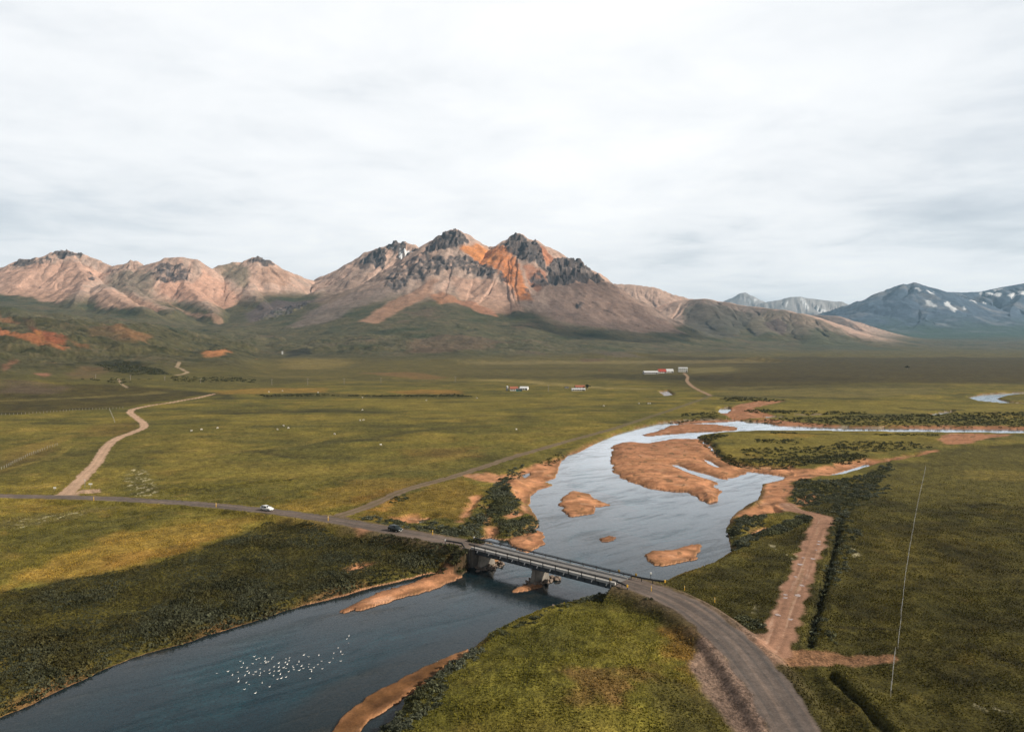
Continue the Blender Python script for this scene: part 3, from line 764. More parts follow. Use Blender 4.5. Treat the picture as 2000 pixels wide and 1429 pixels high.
LINES = [   # drains, stock paths, old field banks and a bank's shade: positions, width (m), colour, strength
    ([(450, 807), (560, 805), (650, 803), (720, 806)], 3.5, (0.022, 0.024, 0.012), 0.85), ([(440, 884), (500, 880), (570, 894), (520, 886)], 1.6, (0.024, 0.026, 0.013), 0.8),
    ([(600, 870), (700, 862), (760, 850), (860, 838), (960, 832)], 3.0, (0.030, 0.032, 0.014), 0.75), ([(330, 960), (420, 951), (500, 943), (580, 936)], 1.4, (0.022, 0.024, 0.012), 0.85),
    ([(430, 888), (480, 882), (560, 876)], 1.2, (0.17, 0.15, 0.06), 0.6), ([(0, 868), (90, 852), (150, 838)], 3.0, (0.14, 0.12, 0.035), 0.6), ([(0, 918), (60, 905), (110, 890), (140, 868), (170, 862)], 2.0, (0.15, 0.13, 0.04), 0.6),
    ([(780, 815), (850, 818), (960, 812), (1040, 815)], 3.5, (0.032, 0.034, 0.015), 0.7), ([(960, 743), (1010, 744), (1080, 750), (1160, 757), (1260, 760)], 3.0, (0.17, 0.15, 0.07), 0.7), ([(540, 738), (700, 742), (960, 742)], 4.0, (0.13, 0.115, 0.05), 0.4),
    ([(1000, 712), (1160, 711), (1270, 709), (1400, 709)], 5.0, (0.14, 0.125, 0.065), 0.6), ([(1000, 800), (1100, 796), (1200, 792), (1300, 788)], 3.5, (0.040, 0.042, 0.018), 0.6),
    ([(0, 783), (120, 778), (240, 772), (340, 765)], 3.0, (0.13, 0.12, 0.05), 0.55), ([(340, 765), (420, 770), (440, 780)], 3.0, (0.02, 0.022, 0.012), 0.8), ([(340, 948), (420, 958)], 1.5, (0.02, 0.022, 0.012), 0.7),
    ([(1385, 773), (1440, 774), (1560, 777), (1700, 780)], 4.0, (0.025, 0.027, 0.014), 0.7), ([(1440, 752), (1600, 752), (1830, 754)], 5.0, (0.030, 0.030, 0.014), 0.6),
    ([(1770, 796), (1800, 800), (1870, 801)], 2.5, (0.022, 0.024, 0.012), 0.8), ([(1400, 842), (1600, 848), (1830, 849)], 1.4, (0.02, 0.022, 0.012), 0.7), ([(1900, 1265), (1960, 1290), (2030, 1320)], 1.4, (0.020, 0.020, 0.012), 0.8),
    ([(1590, 1225), (1680, 1228), (1752, 1232)], 1.2, (0.018, 0.018, 0.010), 0.6), ([(1240, 735), (1290, 738), (1330, 740)], 8.0, (0.018, 0.020, 0.010), 0.85), ([(820, 768), (900, 770)], 3, (0.02, 0.02, 0.01), 0.5), ([(1700, 1000), (1850, 1003), (1990, 1010)], 0.8, (0.018, 0.018, 0.010), 0.6),  # wide dark line below the upper farm: shade under its bank, painted
    ([(440, 803), (560, 801), (720, 805), (760, 806)], 7, (0.030, 0.032, 0.014), 0.6), ([(620, 866), (740, 852), (860, 840), (960, 826)], 8, (0.036, 0.038, 0.015), 0.55), ([(430, 886), (520, 880), (580, 892), (700, 896)], 6, (0.032, 0.034, 0.014), 0.6), ([(480, 910), (600, 905), (760, 900)], 5, (0.045, 0.046, 0.017), 0.5), ([(320, 810), (420, 806)], 6, (0.035, 0.036, 0.015), 0.5), ([(760, 835), (880, 826), (1040, 820)], 6, (0.036, 0.038, 0.015), 0.5), ([(300, 860), (420, 850), (540, 848)], 6, (0.05, 0.05, 0.018), 0.5), ([(860, 786), (960, 784), (1100, 788)], 4, (0.036, 0.038, 0.016), 0.5), ([(700, 920), (820, 905), (930, 885)], 5, (0.15, 0.12, 0.035), 0.45), ([(330, 900), (430, 885), (560, 870), (700, 845)], 4, (0.15, 0.128, 0.035), 0.45),
    ([(540, 742), (700, 741), (860, 746)], 5, (0.034, 0.036, 0.016), 0.6), ([(600, 752), (740, 752), (900, 756), (1000, 756)], 3, (0.034, 0.036, 0.016), 0.5), ([(960, 735), (1060, 738), (1200, 738), (1260, 742)], 6, (0.030, 0.030, 0.015), 0.6), ([(1000, 722), (1120, 722), (1230, 726)], 4, (0.032, 0.03, 0.016), 0.5), ([(1380, 738), (1480, 742), (1600, 740)], 8, (0.022, 0.020, 0.011), 0.6), ([(1440, 762), (1600, 756), (1830, 757)], 3, (0.022, 0.022, 0.011), 0.5),
    ([(60, 1000), (200, 1020), (330, 995)], 1.5, (0.035, 0.038, 0.016), 0.6), ([(130, 1040), (260, 1022), (330, 1000)], 1.6, (0.034, 0.036, 0.015), 0.6), ([(60, 1092), (180, 1062), (300, 1040)], 1.2, (0.05, 0.05, 0.018), 0.6),
]
for k, (pts, wd_, c, amt) in enumerate(LINES):
    P = catmull(flat_poly(pts), 8)
    S, d, _ = line_dist(P, wd_ * 4 + 40 + (60 if P[:, 1].max() > 600 else 0))
    x, y = X[S], Y[S]
    dy_ = y * y / (CAM_H * FPX) * 0.9            # keeps a thin line from breaking up on the far grid
    d = d * (1 + 0.5 * fbm(x / 16, y / 16, 3, 190 + k))
    wq = np.maximum(wd_ * 0.5, dy_ * 0.55 * wd_)
    paint(S, (1 - ss(wq * 0.6, wq * 1.5, d)) * amt * np.clip(0.75 + 0.8 * fbm(x / 20, y / 20, 2, 191 + k), 0, 1), c)
# white cotton grass and wet flushes
for k, (pts, amt) in enumerate([([(255, 915), (285, 920), (300, 945), (310, 962), (335, 963), (290, 970), (262, 966), (240, 945)], 0.38), ([(1655, 1074), (1680, 1078), (1672, 1090)], 0.8), ([(1490, 1068), (1518, 1068), (1510, 1074)], 0.6), ([(1538, 1084), (1560, 1086), (1550, 1092)], 0.5),
                                ([(1440, 1180), (1475, 1188), (1465, 1198)], 0.6), ([(1900, 1375), (2000, 1410), (2000, 1420), (1880, 1370)], 0.6), ([(20, 1015), (160, 1000), (160, 1006), (40, 1030)], 0.4), ([(1610, 1378), (1626, 1375), (1620, 1388)], 0.6)]):
    P = flat_poly(pts)
    S = window(P, 6)
    x, y = X[S], Y[S]
    paint(S, ss(-1.5, 1.5, poly_sd(x, y, P)) * ss(0.12, 0.3, fbm(x / 2.2, y / 3.4, 4, 195 + k)) * amt, col(0.42, 0.43, 0.36))
# grain of tufts, then gravel, river bed, roads' verges
fine = np.clip(n4, -1, 1)
CO *= col(1.80, 1.57, 1.26)
CO *= (1 + 0.35 * fine * (1 - ss(300, 600, Y)))[..., None]
vfade = np.zeros((NR, NC), np.float32)
vfade[VR] = 1
gn = fbm(X / 7, Y / 7, 4, 120)
gcol = col(0.57, 0.265, 0.140) * (1 + 0.35 * gn + 0.45 * n4)[..., None]
gcol = lerp(gcol, col(0.40, 0.180, 0.100), ss(0.05, 0.6, fbm(X / 18, Y / 12, 4, 121))[..., None] * 0.7)
gcol = lerp(gcol, col(0.34, 0.15, 0.09), (ss(250, 420, Y) * 0.75)[..., None])
gcol = lerp(gcol, col(0.17, 0.082, 0.048), np.clip(ss(0.24, 0.03, H) * ss(-4, 0, -np.abs(SDW)) + ss(2.6, 0.2, -SDW + 1.5 * gn) * 0.75, 0, 1)[..., None] * 0.9)   # wet rim
gcol = lerp(gcol, col(0.27, 0.115, 0.062), ss(0.05, 0.45, fbm(X / 13, Y / 9, 5, 127))[..., None] * 0.75)
gcol = lerp(gcol, col(0.62, 0.36, 0.235), ss(0.2, 0.55, fbm(X / 9 + 40, Y / 5, 4, 128))[..., None] * 0.6)
gcol = lerp(gcol, col(0.10, 0.075, 0.045), (ss(0.27, 0.42, fbm(X / 3.2, Y / 5.0, 3, 126)) * ss(1.5, 4, -SDW) * 0.7)[..., None])      # scrubby specks
CO = lerp(CO, gcol, (GRAV * (0.85 + 0.15 * gn))[..., None].clip(0, 1))
bandm = ss(3.0, 0.6, np.clip(-SDW, 0, 9)) * (1 - GRAV) * (SDW < 0) * ss(0.0, 0.35, fbm(X / 25, Y / 25, 3, 122) + 0.12) * vfade
CO = lerp(CO, col(0.23, 0.125, 0.06), (bandm * 0.7)[..., None])
bedc = lerp(col(0.50, 0.26, 0.15), col(0.060, 0.33, 0.39), ss(0.08, 1.2, -H)[..., None])
bedc = lerp(bedc, bedc * col(0.55, 0.6, 0.7), ss(0.0, 0.6, fbm(X / 10, Y / 22, 4, 124))[..., None])
CO = lerp(CO, bedc, ((SDW > -0.2) & (H < 0.02))[..., None].astype(np.float32) * vfade[..., None])
bb = mask(flat_poly(BARS[6][1], 0.1), 1.2, 0.8, 4, 7)
CO = lerp(CO, col(0.140, 0.066, 0.024) * (1 + 0.9 * n4)[..., None], (bb * 0.9)[..., None])
CO = lerp(CO, col(0.150, 0.100, 0.074) * (1 + 0.3 * n4)[..., None], (SHOUL * 0.55)[..., None])
CO = lerp(CO, col(0.020, 0.022, 0.011), (DITCHM * 0.5)[..., None])
NOTUFT = np.zeros((NR, NC), np.float32)
# layby of grey gravel, pink pad, side path
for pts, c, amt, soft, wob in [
    ([(1372, 1232), (1392, 1255), (1425, 1295), (1478, 1365), (1512, 1440), (1450, 1440), (1400, 1380), (1362, 1332), (1346, 1302), (1360, 1272)], (0.235, 0.160, 0.125), 0.92, 0.7, 0.6),
    ([(1412, 1252), (1440, 1290), (1490, 1360), (1525, 1440), (1508, 1440), (1470, 1370), (1430, 1305), (1402, 1262)], (0.095, 0.072, 0.062), 0.6, 0.8, 0.7),
    ([(150, 958), (152, 953), (197, 950), (197, 957)], (0.42, 0.28, 0.19), 0.95, 0.5, 0.4),
    ([(122, 967), (140, 955), (155, 957), (152, 967)], (0.42, 0.28, 0.19), 0.95, 0.8, 0.5),
    ([(1524, 1262), (1600, 1266), (1680, 1272), (1742, 1276), (1742, 1290), (1640, 1291), (1580, 1296), (1530, 1290)], (0.26, 0.135, 0.075), 0.85, 0.6, 1.1),
    ([(1475, 1232), (1520, 1226), (1534, 1240), (1530, 1300), (1510, 1322), (1484, 1290), (1450, 1262), (1440, 1240)], (0.27, 0.165, 0.115), 0.85, 0.6, 0.7),
    ([(1310, 1160), (1360, 1172), (1430, 1215), (1480, 1240), (1470, 1262), (1420, 1225), (1340, 1180)], (0.19, 0.135, 0.100), 0.5, 0.8, 1.0),
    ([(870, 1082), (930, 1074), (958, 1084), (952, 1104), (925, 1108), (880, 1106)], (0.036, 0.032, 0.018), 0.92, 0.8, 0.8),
    ([(620, 1004), (660, 1004), (690, 1012), (680, 1020)], (0.21, 0.15, 0.12), 0.9, 0.8, 0.5),
]:
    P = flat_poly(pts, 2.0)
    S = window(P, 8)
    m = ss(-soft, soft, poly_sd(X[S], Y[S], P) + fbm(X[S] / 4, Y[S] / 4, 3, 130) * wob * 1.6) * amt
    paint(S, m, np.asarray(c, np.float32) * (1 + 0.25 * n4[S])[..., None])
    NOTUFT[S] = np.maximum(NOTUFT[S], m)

# roads: wheel tracks, washed patches, ragged edges
for i, (nm, P, wd, cc) in enumerate(ROADS):
    S = window(P[:, :2], 12)
    m = ROADM[S] * (RD_ID[S] == i)
    off, sa = RD_OFF[S], RD_S[S]
    cc = np.asarray(cc, np.float32)
    nz = fbm(off / 1.0 + 5 * i, sa / 26, 4, 183)
    nz2 = fbm(X[S] / 2.4, Y[S] / 2.4, 3, 184)
    c3 = cc * (1 + 0.25 * nz + 0.12 * nz2)[..., None]
    if nm == 'road':
        trk = np.exp(-((np.abs(np.abs(off) - 1.45) - 0.8) / 0.36) ** 2)
        c3 = lerp(c3, col(0.30, 0.215, 0.165), (np.clip(nz * 1.4, 0, 1) * 0.6)[..., None])
        c3 = lerp(c3, col(0.095, 0.086, 0.082), (np.clip(trk * (0.55 - 0.9 * nz), 0, 1))[..., None])
    elif nm == 'track_mud':
        rut = np.exp(-((np.abs(off + 0.35 * fbm(sa / 16, sa * 0, 2, 185)) - 1.0) / 0.38) ** 2)
        c3 = lerp(c3, cc * 0.58, (np.clip(rut * (0.6 + nz2), 0, 1) * 0.8)[..., None])
        c3 = lerp(c3, col(0.50, 0.33, 0.24), (ss(0.1, 0.5, nz + 0.4 * nz2) * 0.55)[..., None])
        c3 = lerp(c3, col(0.17, 0.10, 0.065), (ss(0.2, 0.6, fbm(X[S] / 4, Y[S] / 6, 3, 186)) * 0.5)[..., None])
        c3 = lerp(c3, col(0.10, 0.085, 0.03), (np.exp(-(off / 0.4) ** 2) * ss(-0.1, 0.4, nz) * 0.4)[..., None])
    elif nm == 'track_river':
        fade = ss(300, 520, Y[S])[..., None] * 0.65
        c3 = lerp(c3, col(0.125, 0.110, 0.045), fade)
        c3 = lerp(c3, col(0.11, 0.095, 0.035), (np.exp(-(off / 0.5) ** 2) * 0.6)[..., None])
    else:
        trk = np.exp(-((np.abs(off) - 0.95) / 0.35) ** 2)
        c3 = lerp(c3, np.minimum(cc * 1.25, 0.7), (trk * 0.5)[..., None])
    CO[S] = lerp(CO[S], c3, m[..., None])

# ---- hills and mountains
zM, bM = H[MT], BASE[MT]
a1 = fbm(ARC[MT] / 55, DST[MT] / 900, 4, 140)            # streaks down the slopes
a2 = fbm(ARC[MT] / 22, DST[MT] / 420, 3, 141)
b1 = fbm(xm / 260, ym / 260, 5, 142)
b2 = fbm(xm / 60, ym / 60, 4, 143)
heath = lerp(col(0.088, 0.080, 0.042), col(0.118, 0.100, 0.054), ss(-0.2, 0.5, b2)[..., None])
heath = lerp(heath, col(0.040, 0.052, 0.024), ss(0.0, 0.5, -b1)[..., None] * 0.8)
heath = lerp(heath, col(0.030, 0.038, 0.018), ss(0.25, 0.6, fbm(xm / 34, ym / 60, 4, 144))[..., None] * 0.7)
heath = lerp(heath, col(0.130, 0.092, 0.062), ss(0.2, 0.6, b1 + 0.4 * b2)[..., None] * 0.7)
hx = fbm(xm / 110 + a1, ym / 60, 5, 145, 0.62)
heath = lerp(heath, col(0.026, 0.032, 0.017), ss(0.15, 0.5, hx)[..., None] * 0.8)
heath = lerp(heath, col(0.140, 0.110, 0.070), ss(0.25, 0.6, -hx)[..., None] * 0.55)
tal = lerp(col(0.44, 0.320, 0.262), col(0.56, 0.365, 0.285), ss(-0.3, 0.5, a1)[..., None])
tal = lerp(tal, col(0.27, 0.215, 0.190), ss(0.1, 0.6, a2 - 0.3 * a1)[..., None] * 0.6)
GREEN = [(-420, 600), (0, 577), (60, 586), (120, 592), (165, 600), (210, 600), (250, 606), (300, 612), (330, 606), (370, 596), (400, 606), (440, 626), (480, 605), (520, 600), (560, 590), (600, 590), (640, 585), (690, 622), (740, 630), (790, 612),
         (840, 590), (870, 592), (905, 606), (960, 622), (1000, 606), (1040, 612), (1070, 632), (1110, 640), (1160, 640), (1210, 648), (1260, 652), (1310, 650), (1350, 628), (1420, 614), (1500, 622), (1560, 634), (1640, 655), (1700, 668), (1760, 670)]
gp = np.array([hit(px, py, 2300, 7000) for px, py in GREEN])
gb = gp[:, 0] / gp[:, 1]
o_ = np.argsort(gb)
zl = np.interp(T, gb[o_], gp[o_, 2])[None, :]
zl = zl * np.ones_like(zM)
isg = ss(-28, 28, zl - zM + a1 * 55 + b2 * 22)
green = lerp(heath, col(0.040, 0.060, 0.022), ss(0.0, 0.5, a1 + b1)[..., None] * 0.7)
mc = lerp(tal, green, isg[..., None])
# scree of each mountain differs: traced patches on the slopes
CO[MT] = lerp(CO[MT], lerp(heath, mc, MTN[..., None]), ss(7, 24, bM + MTN * 60)[..., None])
hl = ss(7, 24, BASE) * (Y < 2400)
hc = lerp(col(0.072, 0.066, 0.030), col(0.100, 0.086, 0.042), ss(-0.2, 0.5, n2)[..., None])
hc = lerp(hc, col(0.036, 0.040, 0.018), ss(0.05, 0.5, n1)[..., None] * 0.85)
hc = lerp(hc, col(0.125, 0.098, 0.058), ss(0.1, 0.6, n3 + 0.5 * n2)[..., None] * 0.6)
hx = fbm(X / 70, Y / 45, 5, 107, 0.65)
hc = lerp(hc, col(0.022, 0.025, 0.013), ss(0.15, 0.5, hx)[..., None] * 0.85)
hc = lerp(hc, col(0.150, 0.118, 0.066), ss(0.25, 0.6, -hx)[..., None] * 0.6)
hc = lerp(hc, col(0.26, 0.120, 0.060), ss(0.42, 0.62, fbm(X / 85, Y / 60, 5, 111, 0.6))[..., None] * 0.7 * ss(700, 520, bear)[None, :, None])
hc = lerp(hc, col(0.018, 0.021, 0.011), ss(0.2, 0.5, fbm(X / 28, Y / 22, 4, 112, 0.6))[..., None] * 0.7)
CO = lerp(CO, hc, hl[..., None])
SLOPES = [   # positions, colour, strength, softness (m), raggedness (m), distance window
    ([(895, 484), (940, 481), (985, 480), (1002, 498), (1014, 525), (1024, 556), (1042, 590), (1018, 590), (994, 556), (960, 522), (922, 505)], (0.60, 0.215, 0.070), 0.92, 12, 26, 2600, 6000),
    ([(900, 484), (950, 484), (975, 505), (960, 515), (925, 502)], (0.68, 0.28, 0.09), 0.6, 14, 20, 2600, 6000),
    ([(1044, 478), (1066, 488), (1084, 506), (1070, 524), (1062, 512), (1056, 496)], (0.50, 0.185, 0.085), 0.85, 10, 16, 2600, 6000),
    ([(1020, 520), (1066, 530), (1070, 556), (1050, 572), (1034, 556)], (0.36, 0.13, 0.06), 0.7, 12, 22, 2600, 6000),
    ([(1090, 510), (1120, 508), (1130, 520), (1108, 522)], (0.26, 0.13, 0.09), 0.6, 10, 10, 2600, 6000),
    ([(890, 545), (960, 540), (1000, 570), (1020, 608), (960, 612), (900, 585)], (0.50, 0.265, 0.175), 0.7, 22, 40, 2600, 6000),
    ([(1060, 556), (1120, 552), (1180, 552), (1240, 590), (1300, 630), (1340, 652), (1260, 652), (1160, 640), (1080, 625)], (0.30, 0.205, 0.165), 0.8, 20, 26, 2600, 6000),
    ([(640, 560), (700, 530), (760, 525), (752, 560), (700, 590), (650, 600), (610, 590)], (0.33, 0.225, 0.175), 0.6, 30, 50, 2600, 6000),
    ([(560, 640), (600, 610), (680, 575), (740, 560), (800, 560), (760, 580), (700, 600), (650, 625)], (0.215, 0.165, 0.145), 0.75, 25, 50, 2600, 6000),
    ([(700, 628), (760, 590), (830, 552), (860, 545), (840, 575), (780, 605), (730, 632)], (0.40, 0.225, 0.150), 0.8, 16, 30, 2600, 6000),
    ([(840, 576), (862, 572), (890, 582), (900, 592), (860, 594)], (0.40, 0.19, 0.105), 0.8, 14, 20, 2600, 6000),
    ([(880, 582), (920, 588), (960, 604), (975, 620), (940, 612), (905, 598)], (0.42, 0.20, 0.125), 0.75, 10, 22, 2600, 6000),
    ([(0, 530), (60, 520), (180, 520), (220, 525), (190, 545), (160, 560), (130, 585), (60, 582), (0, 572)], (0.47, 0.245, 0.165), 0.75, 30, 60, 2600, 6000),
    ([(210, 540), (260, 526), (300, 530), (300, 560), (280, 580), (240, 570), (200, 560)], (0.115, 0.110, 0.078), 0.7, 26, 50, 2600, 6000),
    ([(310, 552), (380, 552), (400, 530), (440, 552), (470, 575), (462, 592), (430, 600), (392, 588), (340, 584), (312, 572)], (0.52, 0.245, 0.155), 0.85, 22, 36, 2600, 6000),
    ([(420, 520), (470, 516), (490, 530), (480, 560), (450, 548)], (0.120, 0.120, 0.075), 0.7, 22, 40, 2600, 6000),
    ([(500, 520), (540, 522), (580, 540), (560, 560), (510, 556)], (0.36, 0.215, 0.150), 0.6, 22, 40, 2600, 6000),
    ([(180, 572), (210, 565), (240, 575), (300, 590), (320, 604), (250, 604), (190, 598)], (0.42, 0.235, 0.155), 0.75, 18, 34, 2300, 6000),
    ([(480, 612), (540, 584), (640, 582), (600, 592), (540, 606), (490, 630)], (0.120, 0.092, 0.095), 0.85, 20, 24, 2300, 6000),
    ([(300, 560), (306, 560), (330, 590), (370, 610), (440, 630), (430, 634), (360, 612)], (0.40, 0.24, 0.17), 0.6, 8, 12, 2300, 6000),
    ([(1196, 556), (1282, 562), (1330, 584), (1300, 602), (1240, 590)], (0.34, 0.265, 0.215), 0.85, 30, 30, 5600, 7200),
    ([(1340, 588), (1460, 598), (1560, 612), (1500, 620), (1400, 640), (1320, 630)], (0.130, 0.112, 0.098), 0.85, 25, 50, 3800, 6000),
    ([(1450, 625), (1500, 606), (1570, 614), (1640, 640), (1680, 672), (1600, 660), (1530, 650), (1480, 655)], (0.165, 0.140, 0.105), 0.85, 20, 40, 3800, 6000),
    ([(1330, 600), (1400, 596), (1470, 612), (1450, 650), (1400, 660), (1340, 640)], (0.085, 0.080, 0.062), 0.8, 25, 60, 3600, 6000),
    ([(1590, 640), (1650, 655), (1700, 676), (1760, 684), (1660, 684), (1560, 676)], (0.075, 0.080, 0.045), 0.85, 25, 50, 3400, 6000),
    ([(1490, 630), (1520, 622), (1540, 636), (1530, 655), (1505, 645)], (0.085, 0.060, 0.058), 0.8, 10, 16, 3800, 6000),
    ([(1580, 616), (1650, 626), (1720, 664), (1690, 664), (1630, 640)], (0.110, 0.090, 0.085), 0.8, 22, 26, 5000, 7000),
    # red and orange scars of the left hill
    ([(-60, 630), (0, 640), (40, 652), (90, 668), (134, 680), (122, 684), (60, 668), (10, 655), (-60, 646)], (0.40, 0.145, 0.062), 0.75, 4, 4, 1000, 3400),
    ([(62, 640), (82, 646), (110, 652), (130, 662), (128, 676), (100, 670), (72, 660)], (0.26, 0.085, 0.042), 0.85, 4, 5, 1000, 3400),
    ([(68, 644), (80, 648), (84, 662), (74, 660)], (0.42, 0.19, 0.06), 0.6, 4, 4, 1000, 3400),
    ([(0, 612), (18, 620), (36, 632), (20, 632), (-20, 622)], (0.34, 0.16, 0.08), 0.6, 5, 6, 1000, 3400),
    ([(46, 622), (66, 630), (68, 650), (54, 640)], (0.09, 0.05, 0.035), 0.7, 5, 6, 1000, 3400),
    ([(205, 636), (240, 638), (300, 658), (290, 672), (262, 668), (220, 648)], (0.25, 0.125, 0.058), 0.65, 9, 16, 1000, 3400),
    ([(130, 660), (165, 672), (172, 680), (150, 678)], (0.26, 0.12, 0.055), 0.6, 6, 9, 1000, 3400),
    ([(165, 640), (200, 634), (240, 645), (260, 668), (220, 664)], (0.135, 0.085, 0.045), 0.6, 10, 16, 1000, 3400),
    ([(395, 690), (410, 685), (440, 682), (450, 688), (420, 697), (400, 698)], (0.44, 0.19, 0.08), 0.85, 6, 9, 1000, 3400),
    ([(5, 716), (20, 708), (34, 706), (20, 718), (8, 726)], (0.24, 0.12, 0.075), 0.7, 3, 5, 700, 3400),
    ([(70, 730), (90, 728), (102, 730), (88, 738)], (0.28, 0.13, 0.085), 0.8, 3, 4, 700, 3400),
    ([(130, 728), (160, 716), (200, 716), (220, 724), (180, 740), (140, 740)], (0.135, 0.088, 0.045), 0.7, 6, 9, 700, 3400),
    ([(0, 742), (60, 745), (140, 758), (100, 770), (0, 768)], (0.120, 0.085, 0.056), 0.7, 5, 9, 600, 3400),
    ([(190, 708), (240, 704), (320, 722), (330, 732), (260, 732), (210, 722)], (0.022, 0.026, 0.014), 0.9, 8, 12, 700, 3400),
    ([(800, 662), (860, 654), (930, 656), (1000, 668), (940, 684), (860, 690), (800, 690)], (0.130, 0.085, 0.058), 0.65, 22, 40, 2000, 5000),
    ([(1150, 690), (1180, 684), (1230, 688), (1250, 698), (1200, 698)], (0.125, 0.100, 0.078), 0.7, 20, 20, 1500, 4000),
    ([(1130, 702), (1180, 700), (1180, 706), (1140, 707)], (0.13, 0.075, 0.045), 0.6, 10, 10, 1200, 3000),
    ([(550.5, 687), (552.5, 687), (552.5, 692), (550.5, 692)], (0.6, 0.62, 0.64), 0.8, 2, 1, 1300, 4000),
    ([(560, 688), (600, 680), (610, 690), (560, 698)], (0.020, 0.022, 0.018), 0.8, 10, 14, 1300, 4000),
]
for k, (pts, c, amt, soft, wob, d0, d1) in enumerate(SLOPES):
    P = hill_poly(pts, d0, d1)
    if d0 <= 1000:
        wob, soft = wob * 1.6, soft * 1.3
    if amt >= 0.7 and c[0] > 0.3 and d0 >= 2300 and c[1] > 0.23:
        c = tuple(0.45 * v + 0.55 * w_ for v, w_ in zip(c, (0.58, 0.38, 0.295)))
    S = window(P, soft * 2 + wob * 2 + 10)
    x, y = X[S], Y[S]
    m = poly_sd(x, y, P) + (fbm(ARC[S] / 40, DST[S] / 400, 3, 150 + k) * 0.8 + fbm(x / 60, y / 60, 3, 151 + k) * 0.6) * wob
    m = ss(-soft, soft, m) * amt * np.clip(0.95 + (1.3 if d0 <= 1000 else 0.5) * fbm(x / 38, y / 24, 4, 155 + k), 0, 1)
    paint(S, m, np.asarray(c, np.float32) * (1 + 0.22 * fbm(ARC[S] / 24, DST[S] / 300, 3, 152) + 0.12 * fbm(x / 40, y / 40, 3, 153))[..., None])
for pts, wd_ in [([(350, 708), (345, 717), (356, 722), (366, 727), (356, 731), (345, 733)], 3.0), ([(231, 741), (238, 750), (248, 757)], 1.6), ([(1340, 655), (1420, 690), (1500, 678)], 0.1)]:
    P = catmull([hit(px, py, 700, 4000)[:2] for px, py in pts], 8)
    S, d, _ = line_dist(P, 20)
    paint(S, (1 - ss(wd_ * 0.5, wd_ * 1.3, d)) * 0.8 * (wd_ > 0.5), col(0.40, 0.30, 0.20))
rock = lerp(col(0.066, 0.062, 0.066), col(0.140, 0.118, 0.110), ss(0.0, 0.6, fbm(xm / 30, ym / 30, 3, 160) + 0.3 * rg)[..., None])
strata = ss(-0.15, 0.35, pn(xm / 260, zM / 11 + fbm(xm / 90, ym / 90, 2, 164), 165))
rock = lerp(rock * 0.72, rock * 1.35, strata[..., None])
cm = ss(0.25, 0.6, CRAG[MT] + 0.45 * fbm(xm / 34, ym / 34, 3, 161) * (CRAG[MT] > 0.02))
CO[MT] = lerp(CO[MT], rock, (cm * 0.92)[..., None])
# scattered outcrops on the upper slopes
oc = ss(0.36, 0.55, fbm(xm / 40, zM / 14, 4, 162, 0.6)) * MTN * (1 - isg) * ss(200, 420, zM) * (1 - far_k)
CO[MT] = lerp(CO[MT], rock, (oc * 0.6)[..., None])
# far ranges: rock with haze put into its blue and pale tones, green foot, snow patches lying in the gullies
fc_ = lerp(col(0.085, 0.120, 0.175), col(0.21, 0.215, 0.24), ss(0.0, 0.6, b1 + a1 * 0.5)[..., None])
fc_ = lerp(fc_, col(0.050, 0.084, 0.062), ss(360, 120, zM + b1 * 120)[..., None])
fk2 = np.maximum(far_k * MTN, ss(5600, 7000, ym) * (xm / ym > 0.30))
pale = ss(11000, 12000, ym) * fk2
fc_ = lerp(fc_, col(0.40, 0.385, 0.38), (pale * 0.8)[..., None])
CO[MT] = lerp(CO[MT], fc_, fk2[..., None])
SNOW = [([(1806, 588), (1812, 586), (1828, 598), (1824, 604), (1812, 596)], 8000, 10000), ([(1842, 592), (1850, 590), (1868, 604), (1866, 610), (1852, 600)], 8000, 10000), ([(1855, 605), (1864, 600), (1872, 606), (1864, 613)], 8000, 10000), ([(1922, 576), (1940, 573), (1960, 576), (1950, 580), (1930, 580)], 8000, 10000), ([(1968, 575), (1982, 571), (1988, 576), (1972, 582)], 8000, 10000),
        ([(1895, 588), (1915, 590), (1925, 594), (1905, 592)], 8000, 10000), ([(1812, 568), (1824, 570), (1824, 575), (1815, 574)], 8000, 10000), ([(1786, 561), (1800, 568), (1796, 570), (1786, 564)], 8000, 10000), ([(1908, 572), (1916, 571), (1916, 576)], 8000, 10000), ([(1990, 570), (2010, 572), (2010, 580), (1990, 577)], 8000, 10000),
        ([(1564, 584), (1570, 582), (1578, 604), (1574, 610), (1568, 596)], 11500, 13500), ([(1590, 604), (1596, 602), (1604, 612), (1598, 614)], 11500, 13500), ([(1606, 606), (1612, 606), (1616, 612), (1608, 613)], 11500, 13500), ([(1646, 598), (1652, 597), (1652, 606), (1647, 606)], 11500, 13500),
        ([(1462, 588), (1480, 588), (1478, 591), (1464, 591)], 14000, 16000), ([(1530, 604), (1538, 594), (1540, 596), (1534, 606)], 11500, 13500), ([(1895, 562), (1905, 560), (1905, 564)], 8000, 10000), ([(1940, 566), (1960, 562), (1962, 565), (1944, 568)], 8000, 10000), ([(1880, 600), (1884, 598), (1886, 604)], 8000, 10000),
        ([(782, 489), (800, 490), (806, 494), (790, 494)], 4400, 5400), ([(779, 494), (785, 493), (786, 504), (780, 506)], 4400, 5400), ([(758, 482), (768, 484), (766, 487), (758, 485)], 4400, 5400)]
for k, (pts, d0, d1) in enumerate(SNOW):
    P = hill_poly(pts, d0, d1)
    sc_ = 30 if d0 > 6000 else 8
    S = window(P, sc_ * 4)
    m = ss(-sc_ * 0.4, sc_ * 0.4, poly_sd(X[S], Y[S], P) + fbm(X[S] / (sc_ * 2), Y[S] / (sc_ * 3), 2, 170 + k) * sc_ * 1.3 - sc_ * 0.15)
    paint(S, m * 0.95, col(0.80, 0.82, 0.85))
